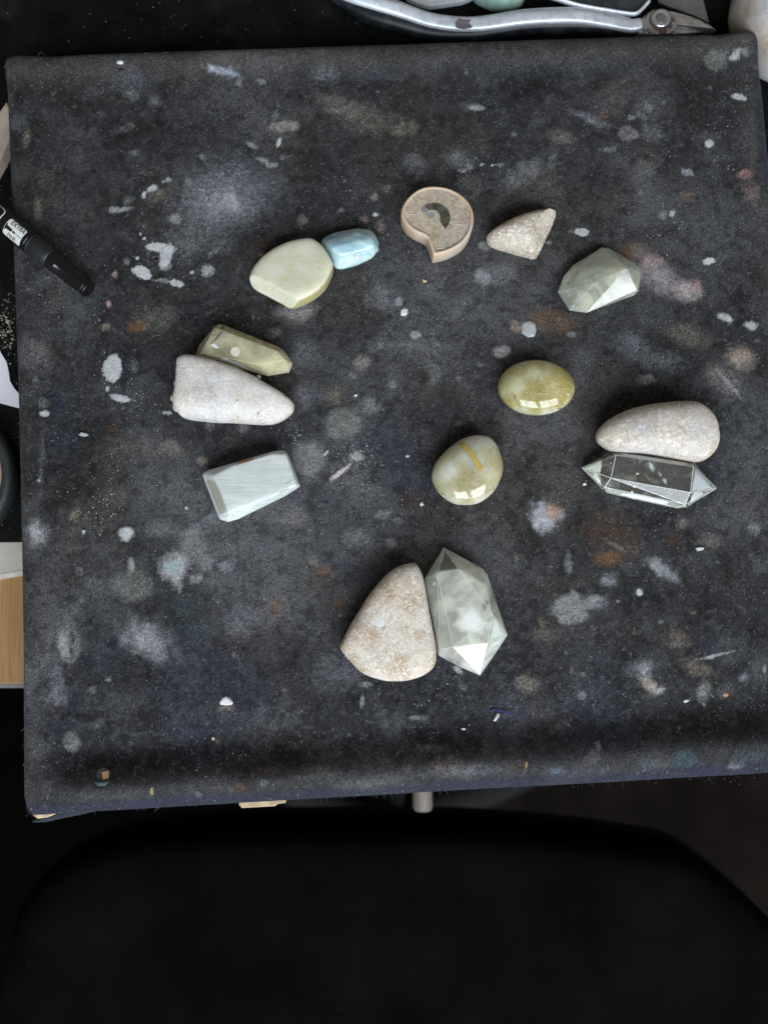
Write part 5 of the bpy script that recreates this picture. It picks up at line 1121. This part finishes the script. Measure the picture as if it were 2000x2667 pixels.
chip('peach_crumb', 'peach coloured crumb in front of the ammonite', 'crumb', [(1099,727),(1103,726),(1105,732),(1112,732),(1106,736),(1101,734)], 0.0010, M_PEACHCHIP)
chip('tan_crumb', 'tan crumb on the front groove at left', 'crumb', [(550,1922),(554,1918),(560,1922),(559,1928),(553,1929)], 0.0010, M_PEACHCHIP)
chip('small_sliver', 'thin clear sliver right of the white satin block', 'shard', [(842,1184),(846,1176),(852,1176),(858,1170),(854,1180),(846,1188)], 0.0006, M_GLASSCHIP)
chip('oval_grain', 'oval white grain right of the chalky white stone', 'grain', [(921,1031),(925,1026),(931,1027),(930,1031),(924,1034)], 0.0009, M_WHITECHIP)
chip('white_nib', 'white lump at the lip of the pin hole near the far left edge', 'crumb', [(303,166),(308,160),(314,162),(320,158),(324,163),(322,168),(312,169)], 0.0014, M_WHITECHIP)
th = pxpath([(1280,1852,0.0004),(1288,1849,0.0007),(1298,1854,0.0009),(1308,1852,0.0005),(1318,1859,0.0008),(1326,1856,0.0006),(1334,1864,0.0004)], 40)
zt = felt_z(P(1306, 1856).x, P(1306, 1856).y)
th = [p + Vector((0, 0, zt)) for p in th]
thr = sweep(th, [0.00028 + 0.0001 * math.sin(i * 1.7) for i in range(40)], simple('blue_thread', (0.018, 0.03, 0.17), 0.9), 'blue_thread', seg=7, origin=th[0])
tag(thr, 'short curly blue thread on the felt near the front', 'thread')

def dust_mesh(name, spots, mat):
    vs = []; fs = []
    for p, r in spots:
        b0 = len(vs); a = random.uniform(0, 3); e = random.uniform(0.5, 1.0)
        ax = Vector((math.cos(a), math.sin(a), 0)); ay = Vector((-ax.y, ax.x, 0))
        for d in (ax * r, ay * r * e, -ax * r, -ay * r * e): vs.append(tuple(p + d * random.uniform(0.7, 1.2)))
        vs.append(tuple(p + Vector((0, 0, r * random.uniform(0.5, 0.9)))))
        fs += [(b0, b0 + 1, b0 + 4), (b0 + 1, b0 + 2, b0 + 4), (b0 + 2, b0 + 3, b0 + 4), (b0 + 3, b0, b0 + 4), (b0 + 3, b0 + 2, b0 + 1, b0)]
    m = bpy.data.meshes.new(name); m.from_pydata(vs, [], fs); return link(name, m, mat)
spots = []
def add_spot(px, py, r):
    if px < left_edge(py) + 10 or py < 150 or px > 1960 + (py - 90) * 0.09: return
    p = P(px, py, 0); spots.append((Vector((p.x, p.y, felt_z(p.x, p.y) + 0.00005)), r))
for i in range(2600):
    px = random.uniform(30, 1990); py = random.uniform(120, 2040)
    add_spot(px, py, random.choice((0.00010, 0.00012, 0.00014, 0.00018)) * random.uniform(0.7, 1.3))
clusters = [(420, 660, 70, 90, .00022), (930, 1190, 40, 60, .00030), (890, 1235, 50, 40, .00026), (300, 1250, 120, 70, .00026), (560, 1920, 90, 40, .00024), (980, 1350, 120, 50, .00026), (760, 1140, 40, 40, .00026), (1660, 310, 90, 30, .00024), (1850, 400, 70, 30, .00024), (1250, 435, 60, 30, .00026),
            (330, 1010, 60, 50, .00024), (520, 860, 110, 40, .0002), (1750, 1330, 120, 40, .00024), (1150, 1860, 110, 30, .00026), (1550, 1800, 150, 40, .0002), (900, 500, 130, 40, .0002), (700, 300, 160, 40, .0002), (1700, 600, 110, 50, .00024), (200, 800, 110, 60, .0002), (1480, 1250, 100, 40, .0002), (250, 1330, 60, 40, .0003), (1000, 600, 70, 30, .0002)]
for cx, cy, s, n_, r in clusters:
    for i in range(n_): add_spot(min(1985, max(40, random.gauss(cx, s * 0.6))), random.gauss(cy, s * 0.6), r * random.uniform(0.5, 1.5))
dn = NT('dust'); dn.set(Base_Color=dn.ramp(dn.noise(260, 2), [(0.3, (0.34, 0.33, 0.31)), (0.65, (0.68, 0.68, 0.67))]), Roughness=0.6)
dst = dust_mesh('crystal_dust', spots, dn.m); tag(dst, 'fine pale crystal dust and crumbs scattered over the felt', 'dust', kind='stuff')
spots = []
for i in range(120):
    p = P(random.gauss(16, 13), random.gauss(855, 34), Z_MAT)
    spots.append((p + Vector((0, 0, 0.00005)), random.choice((0.0003, 0.0004, 0.0006)) * random.uniform(0.6, 1.3)))
for i in range(120):
    p = P(random.uniform(-20, 1990), random.uniform(-30, 110), Z_MAT); spots.append((p + Vector((0, 0, 0.00005)), 0.00022 * random.uniform(0.5, 1.4)))
for i in range(90):
    p = P(random.uniform(0, 60), random.uniform(430, 1400), Z_MAT); spots.append((p + Vector((0, 0, 0.00005)), 0.0002 * random.uniform(0.5, 1.4)))
cr = dust_mesh('mat_crumbs', spots, simple('crumbs', (0.46, 0.41, 0.31), 0.8, var=0.3)); tag(cr, 'beige crumbs and grit on the black mat around the board', 'crumbs', kind='stuff')
spots = []

for o in bpy.data.objects:
    if '_o' in o: del o['_o']
